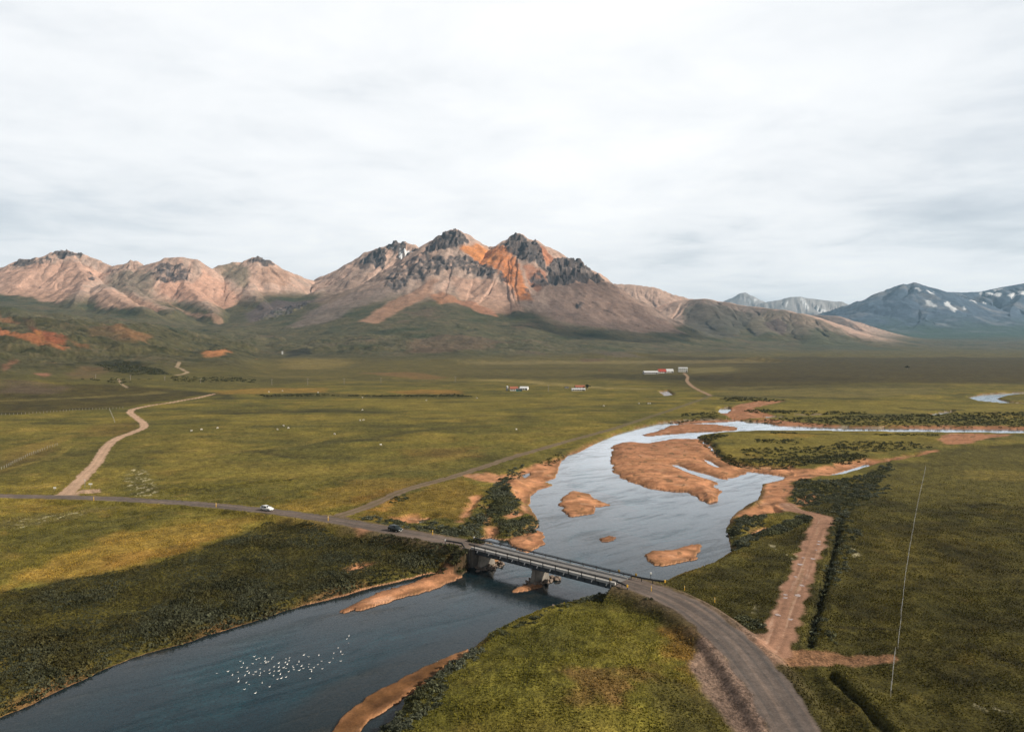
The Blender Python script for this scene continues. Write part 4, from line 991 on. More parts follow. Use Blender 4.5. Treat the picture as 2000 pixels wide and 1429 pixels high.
CO = np.clip(CO, 0.006, 0.9)


# ------------------------------------------------------------------ materials
def new_mat(name):
    m = bpy.data.materials.new(name)
    m.use_nodes = True
    return m, NT(m.node_tree)


def plain(name, c, rough=0.6, metal=0.0, var=0.18, scale=6.0, spec=0.4):
    """painted, metal or stone surface with a little uneven wear"""
    m, t = new_mat(name)
    g = t.n('ShaderNodeTexCoord').outputs['Object']
    f = t.noise(g, scale, 5.0, 0.6)
    cc = t.ramp(f, [(0.25, [v * (1 - var) for v in c]), (0.75, [min(1, v * (1 + var)) for v in c])])
    r = t.ramp(f, [(0.2, max(0.02, rough - 0.12)), (0.8, min(1, rough + 0.12))])
    b = t.n('ShaderNodeBsdfPrincipled', {'Base Color': cc, 'Roughness': r, 'Metallic': metal, 'Specular IOR Level': spec})
    t.n('ShaderNodeOutputMaterial', {'Surface': b.outputs[0]})
    return m


def earth_mat(name, s1, s2, v1, v2, bump, s3=0.03, v3=0.2):
    m, t = new_mat(name)
    a = t.n('ShaderNodeAttribute', attribute_name='Col')
    g = t.n('ShaderNodeNewGeometry').outputs['Position']
    f1 = t.noise(g, s1, 5.0, 0.65)
    f2 = t.noise(g, s2, 4.0, 0.6)
    f3 = t.noise(g, s3, 6.0, 0.65)
    k = t.math('ADD', t.math('MULTIPLY', t.math('SUBTRACT', f1, 0.5), v1 * 3), 1.0)
    k2 = t.math('ADD', t.math('MULTIPLY', t.math('SUBTRACT', f2, 0.5), v2 * 3), 1.0)
    k3 = t.math('ADD', t.math('MULTIPLY', t.math('SUBTRACT', f3, 0.5), v3 * 3), 1.0)
    kk = t.math('MAXIMUM', t.math('MULTIPLY', t.math('MULTIPLY', k, k2), k3), 0.15)
    cc = t.mix(1.0, a.outputs['Color'], t.n('ShaderNodeCombineColor', {0: kk, 1: kk, 2: kk}).outputs[0], 'MULTIPLY')
    hsum = t.math('ADD', t.math('MULTIPLY', f1, 1.0), t.math('MULTIPLY', f2, 0.35))
    bp = t.n('ShaderNodeBump', {'Height': hsum, 'Strength': 0.8, 'Distance': bump})
    b = t.n('ShaderNodeBsdfPrincipled', {'Base Color': cc, 'Roughness': 0.95, 'Normal': bp.outputs[0], 'Specular IOR Level': 0.12})
    t.n('ShaderNodeOutputMaterial', {'Surface': b.outputs[0]})
    return m


M_GROUND = earth_mat('ground', 0.55, 2.2, 0.66, 0.60, 0.55, 0.06, 0.5)
M_GRAVEL = earth_mat('gravel', 0.8, 3.0, 0.30, 0.42, 0.10, 0.11, 0.40)
M_MOUNT = earth_mat('mountain', 0.030, 0.11, 0.36, 0.34, 5.0, 0.007, 0.22)
M_ROAD = earth_mat('gravel_road', 0.9, 4.0, 0.32, 0.35, 0.04, 0.12, 0.3)

# ------------------------------------------------------------------ terrain objects
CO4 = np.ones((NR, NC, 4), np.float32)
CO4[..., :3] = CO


def structure(o):
    o['kind'] = 'structure'
    return o


def np_mesh(name, V, F, C=None, mat=None, smooth=True):
    """mesh from arrays: V (n,3), F (m,4) or (m,3), C per vertex colours"""
    me = bpy.data.meshes.new(name)
    k = F.shape[1]
    me.vertices.add(len(V))
    me.vertices.foreach_set('co', np.ascontiguousarray(V, np.float32).ravel())
    me.loops.add(F.size)
    me.loops.foreach_set('vertex_index', np.ascontiguousarray(F, np.int32).ravel())
    me.polygons.add(len(F))
    me.polygons.foreach_set('loop_start', np.arange(0, F.size, k, dtype=np.int32))
    me.update(calc_edges=True)
    me.polygons.foreach_set('use_smooth', np.full(len(F), smooth))
    if C is not None:
        at_ = me.attributes.new('Col', 'FLOAT_COLOR', 'POINT')
        if C.shape[1] == 3:
            C = np.hstack([C, np.ones((len(C), 1))])
        at_.data.foreach_set('color', np.ascontiguousarray(C, np.float32).ravel())
    if mat:
        me.materials.append(mat)
    o = bpy.data.objects.new(name, me)
    COL.objects.link(o)
    return o


def grid_object(name, sel, mat):
    """the faces of the grid chosen by sel (rows-1, columns-1)"""
    r, c = np.nonzero(sel)
    i = r * NC + c
    F = np.stack([i, i + 1, i + NC + 1, i + NC], 1)
    used = np.zeros(NR * NC, bool)
    used[F.ravel()] = True
    idx = np.cumsum(used) - 1
    V = np.stack([X.ravel()[used], Y.ravel()[used], H.ravel()[used]], 1)
    return structure(np_mesh(name, V, idx[F], CO4.reshape(-1, 4)[used], mat))


rowi = np.arange(NR - 1)[:, None] * np.ones((1, NC - 1), int)
hillf = (np.maximum(BASE, H)[:-1, :-1] > 8) & (D[:-1, None] > 820)
mtf = np.zeros((NR, NC), bool)
mtf[MT] = MTN > 0.35
mtf = mtf[:-1, :-1]
fark = (D[:-1, None] > 7400) * np.ones((1, NC - 1), bool)
barf = (sd_bar[:-1, :-1] > -0.2)
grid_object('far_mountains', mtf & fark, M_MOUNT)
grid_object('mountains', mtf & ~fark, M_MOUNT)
rf_, ri_ = ROADM[:-1, :-1] > 0.5, RD_ID[:-1, :-1]
barf &= ~rf_
grid_object('road', rf_ & (ri_ <= 1), M_ROAD)
for i, (nm, P, wd, cc) in enumerate(ROADS):
    if i > 1:
        grid_object('dirt_track' if nm == 'track_mud' else 'gravel_track', rf_ & (ri_ == i), M_ROAD)
roadf = rf_ & (ri_ >= 0)
hillf &= ~roadf
grid_object('hills', hillf & ~mtf, M_MOUNT)
barf = (barf | (GRAV[:-1, :-1] > 0.55)) & ~rf_
grid_object('gravel_bars', barf & ~hillf & ~mtf & ~roadf, M_GRAVEL)
grid_object('valley_floor', ~mtf & ~hillf & ~barf & ~roadf, M_GROUND)

# one wide sheet under everything, out to the horizon
gm = bpy.data.meshes.new('ground')
gm.from_pydata([(-20000, -600, -9), (20000, -600, -9), (20000, 17400, -9), (-20000, 17400, -9)], [], [(0, 1, 2, 3)])
gm.materials.append(plain('far_ground', (0.06, 0.058, 0.03), 0.95, 0, 0.3, 0.01, 0.1))
go = bpy.data.objects.new('ground', gm)
COL.objects.link(go)
structure(go)

# ------------------------------------------------------------------ water
m_w, t = new_mat('river_water')
g = t.n('ShaderNodeNewGeometry').outputs['Position']
mp0 = t.n('ShaderNodeMapping', {'Vector': g, 'Rotation': (0, 0, math.radians(50))})      # y now runs with the current
mp = t.n('ShaderNodeMapping', {'Vector': mp0.outputs[0], 'Scale': (1.0, 0.5, 1.0)})
r1 = t.noise(mp.outputs[0], 1.1, 4.0, 0.62, 0.4)
r2 = t.noise(mp.outputs[0], 4.0, 3.0, 0.6)
r3 = t.noise(mp.outputs[0], 0.055, 5.0, 0.6, 1.2)
mp2 = t.n('ShaderNodeMapping', {'Vector': mp0.outputs[0], 'Scale': (0.20, 0.035, 1.0)})
r4 = t.noise(mp2.outputs[0], 1.0, 5.0, 0.65, 1.5)
calm = t.ramp(t.math('ADD', t.math('MULTIPLY', r3, 0.5), t.math('MULTIPLY', r4, 0.5)), [(0.40, 0.12), (0.50, 0.45), (0.62, 1.0)])
hgt = t.math('ADD', t.math('MULTIPLY', r1, 0.75), t.math('MULTIPLY', r2, 0.25))
bp = t.n('ShaderNodeBump', {'Height': hgt, 'Strength': calm, 'Distance': 0.028})
fr0 = t.n('ShaderNodeFresnel', {'IOR': 1.36, 'Normal': bp.outputs[0]})
wind = t.ramp(t.math('ADD', t.math('MULTIPLY', r4, 0.6), t.math('MULTIPLY', r3, 0.4)), [(0.40, 1.0), (0.51, 0.95), (0.60, 0.66)])
fr1 = t.math('MULTIPLY', t.math('POWER', fr0.outputs[0], 1.9), 4.5, clamp=True)
fr = t.n('ShaderNodeMath', {0: fr1, 1: wind}, operation='MULTIPLY')
gl = t.n('ShaderNodeBsdfGlossy', {'Color': (0.90, 0.92, 0.95, 1), 'Roughness': 0.12, 'Normal': bp.outputs[0]})
tr = t.n('ShaderNodeBsdfTransparent', {'Color': (0.62, 0.74, 0.78, 1)})
df = t.n('ShaderNodeBsdfDiffuse', {'Color': (0.014, 0.040, 0.054, 1)})
un = t.n('ShaderNodeMixShader', {0: 0.42, 1: tr.outputs[0], 2: df.outputs[0]})
mx = t.n('ShaderNodeMixShader', {0: fr.outputs[0], 1: un.outputs[0], 2: gl.outputs[0]})
t.n('ShaderNodeOutputMaterial', {'Surface': mx.outputs[0]})
wm = bpy.data.meshes.new('river')
wm.from_pydata([(-260, 30, 0), (260, 30, 0), (760, 900, 0), (-330, 900, 0)], [], [(0, 1, 2, 3)])
wm.materials.append(m_w)
wo = bpy.data.objects.new('river', wm)
COL.objects.link(wo)
structure(wo)

# ------------------------------------------------------------------ vegetation that nobody could count: thickets, heath tufts
def leaf_proto(n, seed, flat=0.75):
    """one bush of unit size: n leaf clumps, each a tilted quad, spread through a dome"""
    r = np.random.default_rng(seed)
    V = []
    lob = [(r.uniform(-0.45, 0.45), r.uniform(-0.45, 0.45), r.uniform(0.15, 0.5), r.uniform(0.35, 0.62)) for _ in range(5)]
    tone = []
    for i in range(n):
        lx, ly, lz, lr = lob[i % len(lob)]
        d = r.normal(size=3); d[2] = abs(d[2]) * 0.9 - 0.15
        d /= np.linalg.norm(d)
        c_ = np.array([lx, ly, lz * flat]) + d * lr * r.uniform(0.65, 1.08) * np.array([1, 1, flat])
        nrm = d + r.normal(size=3) * 0.55
        nrm /= np.linalg.norm(nrm)
        a = np.cross(nrm, r.normal(size=3)); a /= np.linalg.norm(a)
        b = np.cross(nrm, a)
        s_ = r.uniform(0.11, 0.24)
        q = [c_ - a * s_ - b * s_ * 0.3, c_ + b * s_ * r.uniform(0.4, 0.8), c_ + a * s_ - b * s_ * 0.2, c_ - b * s_ * r.uniform(0.5, 0.9)]
        V += q
        tone += [r.uniform(0.6, 1.5)] * 4
    return np.array(V), np.array(tone)


def scatter(poly, spacing, seed):
    P = np.asarray(poly)
    r = np.random.default_rng(seed)
    nx_ = int((P[:, 0].max() - P[:, 0].min()) / spacing) + 1
    ny_ = int((P[:, 1].max() - P[:, 1].min()) / spacing) + 1
    gx, gy = np.meshgrid(np.arange(nx_), np.arange(ny_))
    x = P[:, 0].min() + (gx.ravel() + r.random(nx_ * ny_)) * spacing
    y = P[:, 1].min() + (gy.ravel() + r.random(nx_ * ny_)) * spacing
    sd_ = poly_sd(x.astype(np.float32), y.astype(np.float32), P)
    keep = sd_ + fbm(x / 9, y / 9, 3, seed) * 3.0 > 0
    keep &= (grid_at(SDW, x, y) < -0.4) & (grid_at(ROADM, x, y) < 0.2)
    return x[keep], y[keep], sd_[keep]


m_leaf, t = new_mat('leaves')
a = t.n('ShaderNodeAttribute', attribute_name='Col')
b = t.n('ShaderNodeBsdfPrincipled', {'Base Color': a.outputs['Color'], 'Roughness': 0.8, 'Specular IOR Level': 0.15})
tl = t.n('ShaderNodeBsdfTranslucent', {'Color': a.outputs['Color']})
mx = t.n('ShaderNodeMixShader', {0: 0.25, 1: b.outputs[0], 2: tl.outputs[0]})
t.n('ShaderNodeOutputMaterial', {'Surface': mx.outputs[0]})

PROTO = [leaf_proto(70, 300 + i) for i in range(6)]
PROTO_S = [leaf_proto(26, 320 + i, 0.6) for i in range(6)]


def thicket(x, y, size, cols, protos, seed, sink=0.12):
    """bushes at points -> vertex, face and colour arrays"""
    r = np.random.default_rng(seed)
    Vs, Cs = [], []
    z = ground_z(x, y)
    pick = r.integers(0, len(protos), len(x))
    for k_, (pv, tone) in enumerate(protos):
        s_ = np.nonzero(pick == k_)[0]
        if not len(s_):
            continue
        th = r.random(len(s_)) * 6.283
        cs, sn = np.cos(th)[:, None], np.sin(th)[:, None]
        sz = size[s_][:, None]
        v = np.empty((len(s_), len(pv), 3), np.float32)
        v[..., 0] = x[s_][:, None] + (pv[None, :, 0] * cs - pv[None, :, 1] * sn) * sz
        v[..., 1] = y[s_][:, None] + (pv[None, :, 0] * sn + pv[None, :, 1] * cs) * sz
        v[..., 2] = z[s_][:, None] + (pv[None, :, 2] - sink) * sz * r.uniform(0.75, 1.2, len(s_))[:, None]
        c_ = cols[s_][:, None, :] * tone[None, :, None] * r.uniform(0.75, 1.3, len(s_))[:, None, None]
        Vs.append(v.reshape(-1, 3)); Cs.append(c_.reshape(-1, 3))
    return np.vstack(Vs), np.vstack(Cs)


def stuff(o, label, cat):
    o['kind'] = 'stuff'; o['label'] = label; o['category'] = cat
    return o


def quads(n):
    return np.arange(n).reshape(-1, 4)


GREYG, OLIVE, DEEP = np.array([0.068, 0.072, 0.042]), np.array([0.064, 0.058, 0.022]), np.array([0.036, 0.038, 0.018])


def mixcol(x, y, seed, a=GREYG, b=OLIVE, c=DEEP):
    m = ss(-0.25, 0.35, fbm(x / 11, y / 11, 3, seed))[:, None]
    k = ss(0.0, 0.5, fbm(x / 6, y / 6, 3, seed + 5))[:, None]
    return lerp(lerp(a, b, m), c, k)


# willow thicket on the far bank, left
LEFTB = [(-420, 1245), (-60, 1175), (0, 1160), (100, 1137), (200, 1122), (300, 1102), (345, 1085), (400, 1070), (455, 1046), (500, 1030), (530, 1020), (600, 1030), (650, 1045), (690, 1056), (760, 1062), (830, 1070), (890, 1078), (925, 1084), (935, 1094), (905, 1102), (860, 1112),
         (800, 1127), (740, 1142), (660, 1164), (600, 1177), (540, 1192), (470, 1214), (400, 1237), (330, 1258), (260, 1278), (200, 1301), (165, 1317), (115, 1341), (60, 1368), (0, 1393), (-420, 1560)]
x, y, sdv = scatter(flat_poly(LEFTB), 0.80, 401)
sz = np.clip(0.62 + 0.75 * fbm(x / 13, y / 13, 3, 402) + 0.012 * np.clip(30 - (-grid_at(SDW, x, y)), 0, 30), 0.38, 1.7) * 1.05
k = RNG.random(len(x)) < 0.93
V1, C1 = thicket(x[k], y[k], sz[k], mixcol(x[k], y[k], 403), PROTO_S, 404)
o = np_mesh('willow_thicket', V1, quads(len(V1)), C1, m_leaf, False)
stuff(o, 'dense low dark green willow thicket covering the bank below the road left of the bridge', 'shrubs')

# loose bushes: strips along the river, round the gravel spit, on the right bank
def bushes(name, label, polys, seed, spacing, size, pal, protos=PROTO):
    VV, CC = [], []
    for i, p in enumerate(polys):
        pts, dens = p
        P = hill_poly(pts, 700, 4000) if name == 'hill_scrub' else flat_poly(pts)
        dm = np.mean([q[1] for q in P])
        sp_ = max(spacing, dm * 0.0045)
        x_, y_, s_ = scatter(P, sp_, seed + i)
        kk = np.random.default_rng(seed + i).random(len(x_)) < dens
        x_, y_ = x_[kk], y_[kk]
        if not len(x_):
            continue
        s2 = np.maximum(size, dm * 0.0030) * np.random.default_rng(seed + i + 50).uniform(0.6, 1.3, len(x_))
        v, c_ = thicket(x_, y_, s2, mixcol(x_, y_, seed + i, *pal), protos, seed + i)
        VV.append(v); CC.append(c_)
    v, c_ = np.vstack(VV), np.vstack(CC)
    return stuff(np_mesh(name, v, quads(len(v)), c_, m_leaf, False), label, 'shrubs')


PALB = (np.array([0.108, 0.118, 0.082]), np.array([0.092, 0.096, 0.045]), np.array([0.056, 0.062, 0.034]))
PALD = (np.array([0.062, 0.066, 0.036]), np.array([0.066, 0.064, 0.024]), np.array([0.036, 0.040, 0.019]))
bushes('willow_bushes', 'grey green willow bushes curling round the orange gravel spit upstream of the bridge', [
    ([(952, 1000), (960, 980), (975, 962), (988, 950), (1000, 962), (1016, 985), (1012, 998), (985, 1004), (985, 1016), (1010, 1018), (1030, 1008), (1048, 1006), (1052, 1022), (1040, 1036), (1005, 1043), (975, 1036), (955, 1022)], 0.95),
    ([(948, 965), (968, 950), (980, 938), (992, 934), (985, 950), (962, 975), (950, 1000), (944, 1030), (930, 1048), (890, 1052), (860, 1042), (890, 1030), (925, 1018), (940, 995)], 0.75),
    ([(690, 1010), (740, 1010), (800, 1026), (850, 1024), (900, 1036), (905, 1054), (840, 1044), (770, 1030), (700, 1018)], 0.5),
    ([(990, 918), (1020, 910), (1030, 918), (1018, 928), (992, 928)], 0.8), ([(968, 935), (990, 930), (1012, 933), (990, 942)], 0.7),
    ([(760, 973), (792, 968), (800, 976), (765, 984)], 0.5), ([(935, 1016), (950, 1000), (955, 1012), (948, 1030)], 0.5),
], 420, 0.95, 0.95, PALB)
bushes('bank_bushes', 'dark bushes along the grassy bank upstream where the river bends', [
    ([(1050, 905), (1090, 890), (1130, 878), (1190, 852), (1250, 832), (1320, 820), (1400, 811), (1400, 816), (1330, 823), (1252, 838), (1180, 860), (1110, 890), (1060, 910)], 0.7),
    ([(1420, 816), (1480, 820), (1560, 816), (1700, 812), (1850, 808), (2100, 804), (2100, 834), (1800, 832), (1600, 829), (1480, 824)], 0.5),
    ([(1400, 806), (1400, 811), (1330, 814), (1340, 808)], 0.6), ([(1450, 802), (1480, 800), (1560, 803), (1540, 808), (1470, 806)], 0.8),
    ([(1560, 803), (1690, 806), (1690, 811), (1570, 809)], 0.6), ([(1400, 779), (1450, 776), (1535, 783), (1500, 785), (1420, 784)], 0.6),
], 440, 1.5, 1.3, PALD, PROTO_S)
bushes('island_bushes', 'dark green bushes edging the grassy island between the river arms', [
    ([(1362, 854), (1400, 848), (1420, 852), (1385, 862), (1405, 880), (1440, 903), (1420, 902), (1396, 886)], 0.9),
    ([(1400, 882), (1440, 896), (1500, 898), (1600, 892), (1690, 890), (1690, 897), (1640, 904), (1560, 912), (1500, 914), (1440, 909), (1410, 898)], 0.85),
    ([(1440, 878), (1540, 874), (1640, 870), (1700, 880), (1690, 892), (1560, 896), (1460, 892)], 0.3),
    ([(1470, 858), (1560, 860), (1560, 868), (1480, 866)], 0.5), ([(1640, 862), (1780, 864), (1820, 876), (1700, 884), (1620, 876)], 0.4),
    ([(1500, 845), (1560, 845), (1560, 848), (1510, 848)], 0.6), ([(1700, 848), (1830, 848), (1830, 852), (1720, 852)], 0.5),
], 460, 1.5, 1.3, PALD, PROTO_S)
bushes('shore_bushes', 'grey green bushes on the right bank between the gravel and the muddy track', [
    ([(1545, 950), (1560, 936), (1620, 938), (1700, 928), (1730, 905), (1745, 905), (1735, 935), (1700, 965), (1660, 990), (1610, 985), (1560, 990), (1550, 975)], 0.7),
    ([(1420, 1030), (1440, 1014), (1480, 1004), (1498, 1010), (1490, 1020), (1462, 1032), (1432, 1048)], 0.95),
    ([(1426, 1070), (1430, 1056), (1460, 1044), (1520, 1026), (1560, 1008), (1596, 1004), (1590, 1014), (1540, 1040), (1500, 1050), (1466, 1064), (1440, 1076)], 0.9),
    ([(1560, 1005), (1620, 990), (1700, 960), (1740, 950), (1700, 990), (1650, 1012), (1625, 1004)], 0.3),
    ([(1610, 1010), (1660, 1012), (1675, 1050), (1640, 1120), (1610, 1230), (1650, 1250), (1640, 1262), (1580, 1260), (1600, 1180), (1630, 1080)], 0.30),
    ([(1420, 1215), (1440, 1195), (1480, 1215), (1500, 1225), (1480, 1230), (1440, 1226)], 0.7),
], 480, 1.0, 0.95, PALB)
bushes('waterside_bushes', 'dark bushes at the water below the green foreground mound', [
    ([(740, 1440), (790, 1378), (832, 1338), (865, 1312), (905, 1286), (935, 1262), (945, 1275), (915, 1305), (870, 1345), (835, 1395), (800, 1440)], 0.9),
    ([(935, 1262), (1000, 1222), (1090, 1188), (1170, 1166), (1180, 1172), (1100, 1200), (1010, 1240), (950, 1275)], 0.35),
    ([(1120, 1170), (1190, 1152), (1260, 1165), (1310, 1195), (1280, 1200), (1200, 1180), (1130, 1182)], 0.4),
], 500, 0.8, 0.75, PALB)
bushes('bridge_bushes', 'dark bushes crowding the bank under the left end of the bridge', [([(872, 1088), (925, 1078), (946, 1085), (952, 1098), (925, 1108), (880, 1110)], 1.0)], 515, 0.8, 1.0, PALD)
bushes('hill_scrub', 'dark scrub patch at the foot of the left hills', [
    ([(190, 712), (240, 706), (320, 724), (335, 733), (260, 734), (205, 724)], 0.5), ([(330, 738), (420, 736), (500, 742), (500, 748), (400, 747), (340, 745)], 0.35), ([(150, 742), (230, 738), (300, 744), (240, 750)], 0.2), ([(500, 771), (640, 769), (640, 774), (520, 776)], 0.5),
    ([(640, 773), (760, 773), (900, 772), (925, 777), (860, 782), (760, 779)], 0.8),
], 520, 2.4, 1.3, PALD, PROTO_S)

# heath tufts: blades and cushions on all open ground near the camera, coloured like the ground they grow on
def tufts(d0, d1, spacing, seed, hgt):
    r = np.random.default_rng(seed)
    xs, ys = [], []
    yy = d0
    while yy < d1:
        wdt = 0.72 * yy
        n_ = int(2 * wdt / spacing)
        xs.append(-wdt + (np.arange(n_) + r.random(n_)) * spacing)
        ys.append(yy + r.random(n_) * spacing)
        yy += spacing
    x, y = np.concatenate(xs), np.concatenate(ys)
    k = (grid_at(SDW, x, y) < -0.5) & (grid_at(ROADM, x, y) < 0.25) & (grid_at(GRAV, x, y) < 0.3) & (grid_at(SHOUL, x, y) < 0.7) & (grid_at(NOTUFT, x, y) < 0.25) & (r.random(len(x)) < ss(300, 170, y))
    x, y = x[k], y[k]
    n_ = len(x)
    c_ = grid_at(CO, x, y)
    gravelly = c_[:, 0] > c_[:, 1] * 1.85
    x, y, c_ = x[~gravelly], y[~gravelly], c_[~gravelly]
    n_ = len(x)
    c_ = c_ * r.uniform(0.95, 1.85, n_)[:, None] * np.array([1.0, 1.02, 0.9])
    z = ground_z(x, y)
    B = 4
    th = r.random((n_, B)) * 6.283
    hh = hgt * r.uniform(0.4, 1.25, (n_, B)) * (0.35 + 1.2 * ss(-0.4, 0.5, fbm(x / 5, y / 5, 4, seed + 1)))[:, None]
    w_ = hgt * r.uniform(0.45, 0.95, (n_, B))
    ox, oy = np.cos(th) * hgt * 0.5, np.sin(th) * hgt * 0.5
    tx, ty = np.cos(th + 1.57), np.sin(th + 1.57)
    V = np.empty((n_, B, 3, 3), np.float32)
    lean = r.uniform(0.2, 1.3, (n_, B))
    for j, sgn in ((0, -1), (1, 1)):
        V[:, :, j, 0] = x[:, None] + ox * 0.4 + tx * w_ * sgn
        V[:, :, j, 1] = y[:, None] + oy * 0.4 + ty * w_ * sgn
        V[:, :, j, 2] = z[:, None] - 0.05
    V[:, :, 2, 0] = x[:, None] + ox * (0.4 + lean)
    V[:, :, 2, 1] = y[:, None] + oy * (0.4 + lean)
    V[:, :, 2, 2] = z[:, None] + hh
    C_ = np.repeat(np.clip(c_, 0.004, 0.6)[:, None, :], B * 3, 1) * r.uniform(0.8, 1.25, (n_, B)).repeat(3, 1)[..., None]
    return V.reshape(-1, 3), C_.reshape(-1, 3)


va, ca = tufts(80, 150, 0.46, 601, 0.19)
vb, cb = tufts(150, 300, 0.62, 602, 0.20)
v, c_ = np.vstack([va, vb]), np.vstack([ca, cb])
o = np_mesh('grass', v, np.arange(len(v)).reshape(-1, 3), c_, m_leaf, False)
stuff(o, 'rough olive and golden grass and heath tufts of the valley floor near the river', 'grass')
# ------------------------------------------------------------------ things
def empty(name, loc, rotz, label, cat, group=None):
    o = bpy.data.objects.new(name, None)
    COL.objects.link(o)
    o.location = loc
    o.rotation_euler = (0, 0, rotz)
    o.empty_display_size = 0.3
    return tag(o, label, cat, group)


def tag(o, label, cat, group=None):
    o['label'] = label
    o['category'] = cat
    if group:
        o['group'] = group
    return o


def copy_tree(o, parent=None):
    c = o.copy()
    COL.objects.link(c)
    if parent is not None:
        c.parent = parent
    for ch in list(o.children):
        copy_tree(ch, c)
    return c


class MB:
    """collects shapes and links them as one mesh object"""
    def __init__(self):
        self.b = bmesh.new()

    def box(self, c, s, rot=None, bevel=0.0, taper=None):
        vs = bmesh.ops.create_cube(self.b, size=1.0)['verts']
        for v in vs:
            k = taper if (taper and v.co.z > 0) else (1, 1)
            p = Vector((v.co.x * s[0] * k[0], v.co.y * s[1] * k[1], v.co.z * s[2]))
            if rot:
                p = rot @ p
            v.co = p + Vector(c)
        if bevel:
            es = list({e for v in vs for e in v.link_edges})
            bmesh.ops.bevel(self.b, geom=es, offset=bevel, segments=2, affect='EDGES', profile=0.6)
        return self

    def tube(self, p, q, r, n=8, r2=None):
        p, q = Vector(p), Vector(q)
        d = q - p
        m = Matrix.Translation((p + q) / 2) @ d.to_track_quat('Z', 'Y').to_matrix().to_4x4()
        bmesh.ops.create_cone(self.b, cap_ends=True, segments=n, radius1=r, radius2=r if r2 is None else r2, depth=d.length, matrix=m)
        return self

    def poly(self, pts):
        self.b.faces.new([self.b.verts.new(p) for p in pts])
        return self

    def build(self, name, mat, parent=None, smooth=False):
        me = bpy.data.meshes.new(name)
        bmesh.ops.recalc_face_normals(self.b, faces=self.b.faces)
        self.b.to_mesh(me)
        self.b.free()
        if smooth:
            for p in me.polygons:
                p.use_smooth = True
        me.materials.append(mat)
        o = bpy.data.objects.new(name, me)
        COL.objects.link(o)
        if parent is not None:
            o.parent = parent
        return o


M_STEEL = plain('galvanised_steel', (0.46, 0.47, 0.48), 0.45, 0.7, 0.15, 2.0)
M_GIRDER = plain('painted_girder', (0.070, 0.085, 0.100), 0.6, 0.1, 0.3, 1.2)
M_DARK = plain('dark_steel', (0.06, 0.062, 0.066), 0.55, 0.3, 0.3, 3.0)
M_CONC = plain('concrete', (0.205, 0.185, 0.160), 0.9, 0, 0.4, 0.6)
M_KERB = plain('pale_kerb', (0.48, 0.465, 0.445), 0.8, 0, 0.15, 1.5)
M_DECK = plain('bridge_deck', (0.235, 0.225, 0.22), 0.85, 0, 0.2, 0.7)
M_YEL = plain('yellow_plastic', (0.80, 0.47, 0.06), 0.5, 0, 0.1, 4)
M_WHITE = plain('white_paint', (0.80, 0.80, 0.78), 0.5, 0, 0.08, 3)
M_ROCK = plain('boulder_rock', (0.20, 0.155, 0.125), 0.9, 0, 0.45, 1.6)
M_WOOD = plain('weathered_wood', (0.34, 0.31, 0.27), 0.9, 0, 0.25, 5)
M_GLASS = plain('dark_glass', (0.02, 0.026, 0.03), 0.08, 0, 0.1, 2, 0.6)
M_BLACK = plain('black_rubber', (0.018, 0.018, 0.018), 0.8, 0, 0.2, 8)

# ---- the bridge
mid = (BR_A + BR_B) / 2
AX = (BR_B - BR_A)
LB = AX.length
br_rot = math.atan2(AX.y, AX.x)
br = empty('road_bridge', mid, br_rot, 'narrow steel girder road bridge with pale kerbs and low railings crossing the river', 'bridge')
W2 = 2.35
MB().box((0, 0, -0.14), (LB + 0.6, 2 * W2 - 0.9, 0.28)).build('deck', M_DECK, br)
for s in (-1, 1):
    MB().box((0, s * (W2 - 0.2), 0.02), (LB + 0.6, 0.44, 0.50), bevel=0.03).build('kerb', M_KERB, br)
    g_ = MB()
    yb = s * 1.55
    g_.box((0, yb, -0.32), (LB + 0.2, 0.42, 0.06)).box((0, yb, -1.30), (LB + 0.2, 0.46, 0.07)).box((0, yb, -0.81), (LB + 0.2, 0.05, 0.92))
    for i in range(23):
        xx = -LB / 2 + 0.8 + i * (LB - 1.6) / 22
        g_.box((xx, yb + s * 0.11, -0.81), (0.04, 0.16, 0.91))
    g_.build('girder', M_GIRDER, br)
    rail = MB()
    rail.box((0, s * (W2 + 0.02), 0.74), (LB + 2.0, 0.06, 0.26), bevel=0.02)
    rail.tube((-LB / 2 - 1, s * (W2 + 0.06), 0.98), (LB / 2 + 1, s * (W2 + 0.06), 0.98), 0.045)
    r_ = rail.build('railing', M_DARK if s > 0 else M_DARK, br)
    for i in range(12):
        xx = -LB / 2 + 0.9 + i * (LB - 1.8) / 11
        MB().box((xx, s * (W2 + 0.12), 0.33), (0.13, 0.12, 1.36)).build('post', M_DARK, r_)
for i in range(11):
    xx = -LB / 2 + 1.9 + i * (LB - 3.4) / 10
    m_ = MB()
    m_.tube((xx, -W2 - 0.02, -0.20), (xx - 0.06, -W2 - 0.30, -0.62), 0.12, 8, 0.09)
    m_.build('drain_spout', M_WHITE, br)
xb = MB()
for i in range(12):
    xx = -LB / 2 + 1.6 + i * (LB - 3.2) / 11
    xb.tube((xx, -1.5, -0.5), (xx, 1.5, -1.25), 0.05, 6).tube((xx, 1.5, -0.5), (xx, -1.5, -1.25), 0.05, 6)
xb.build('cross_brace', M_GIRDER, br)


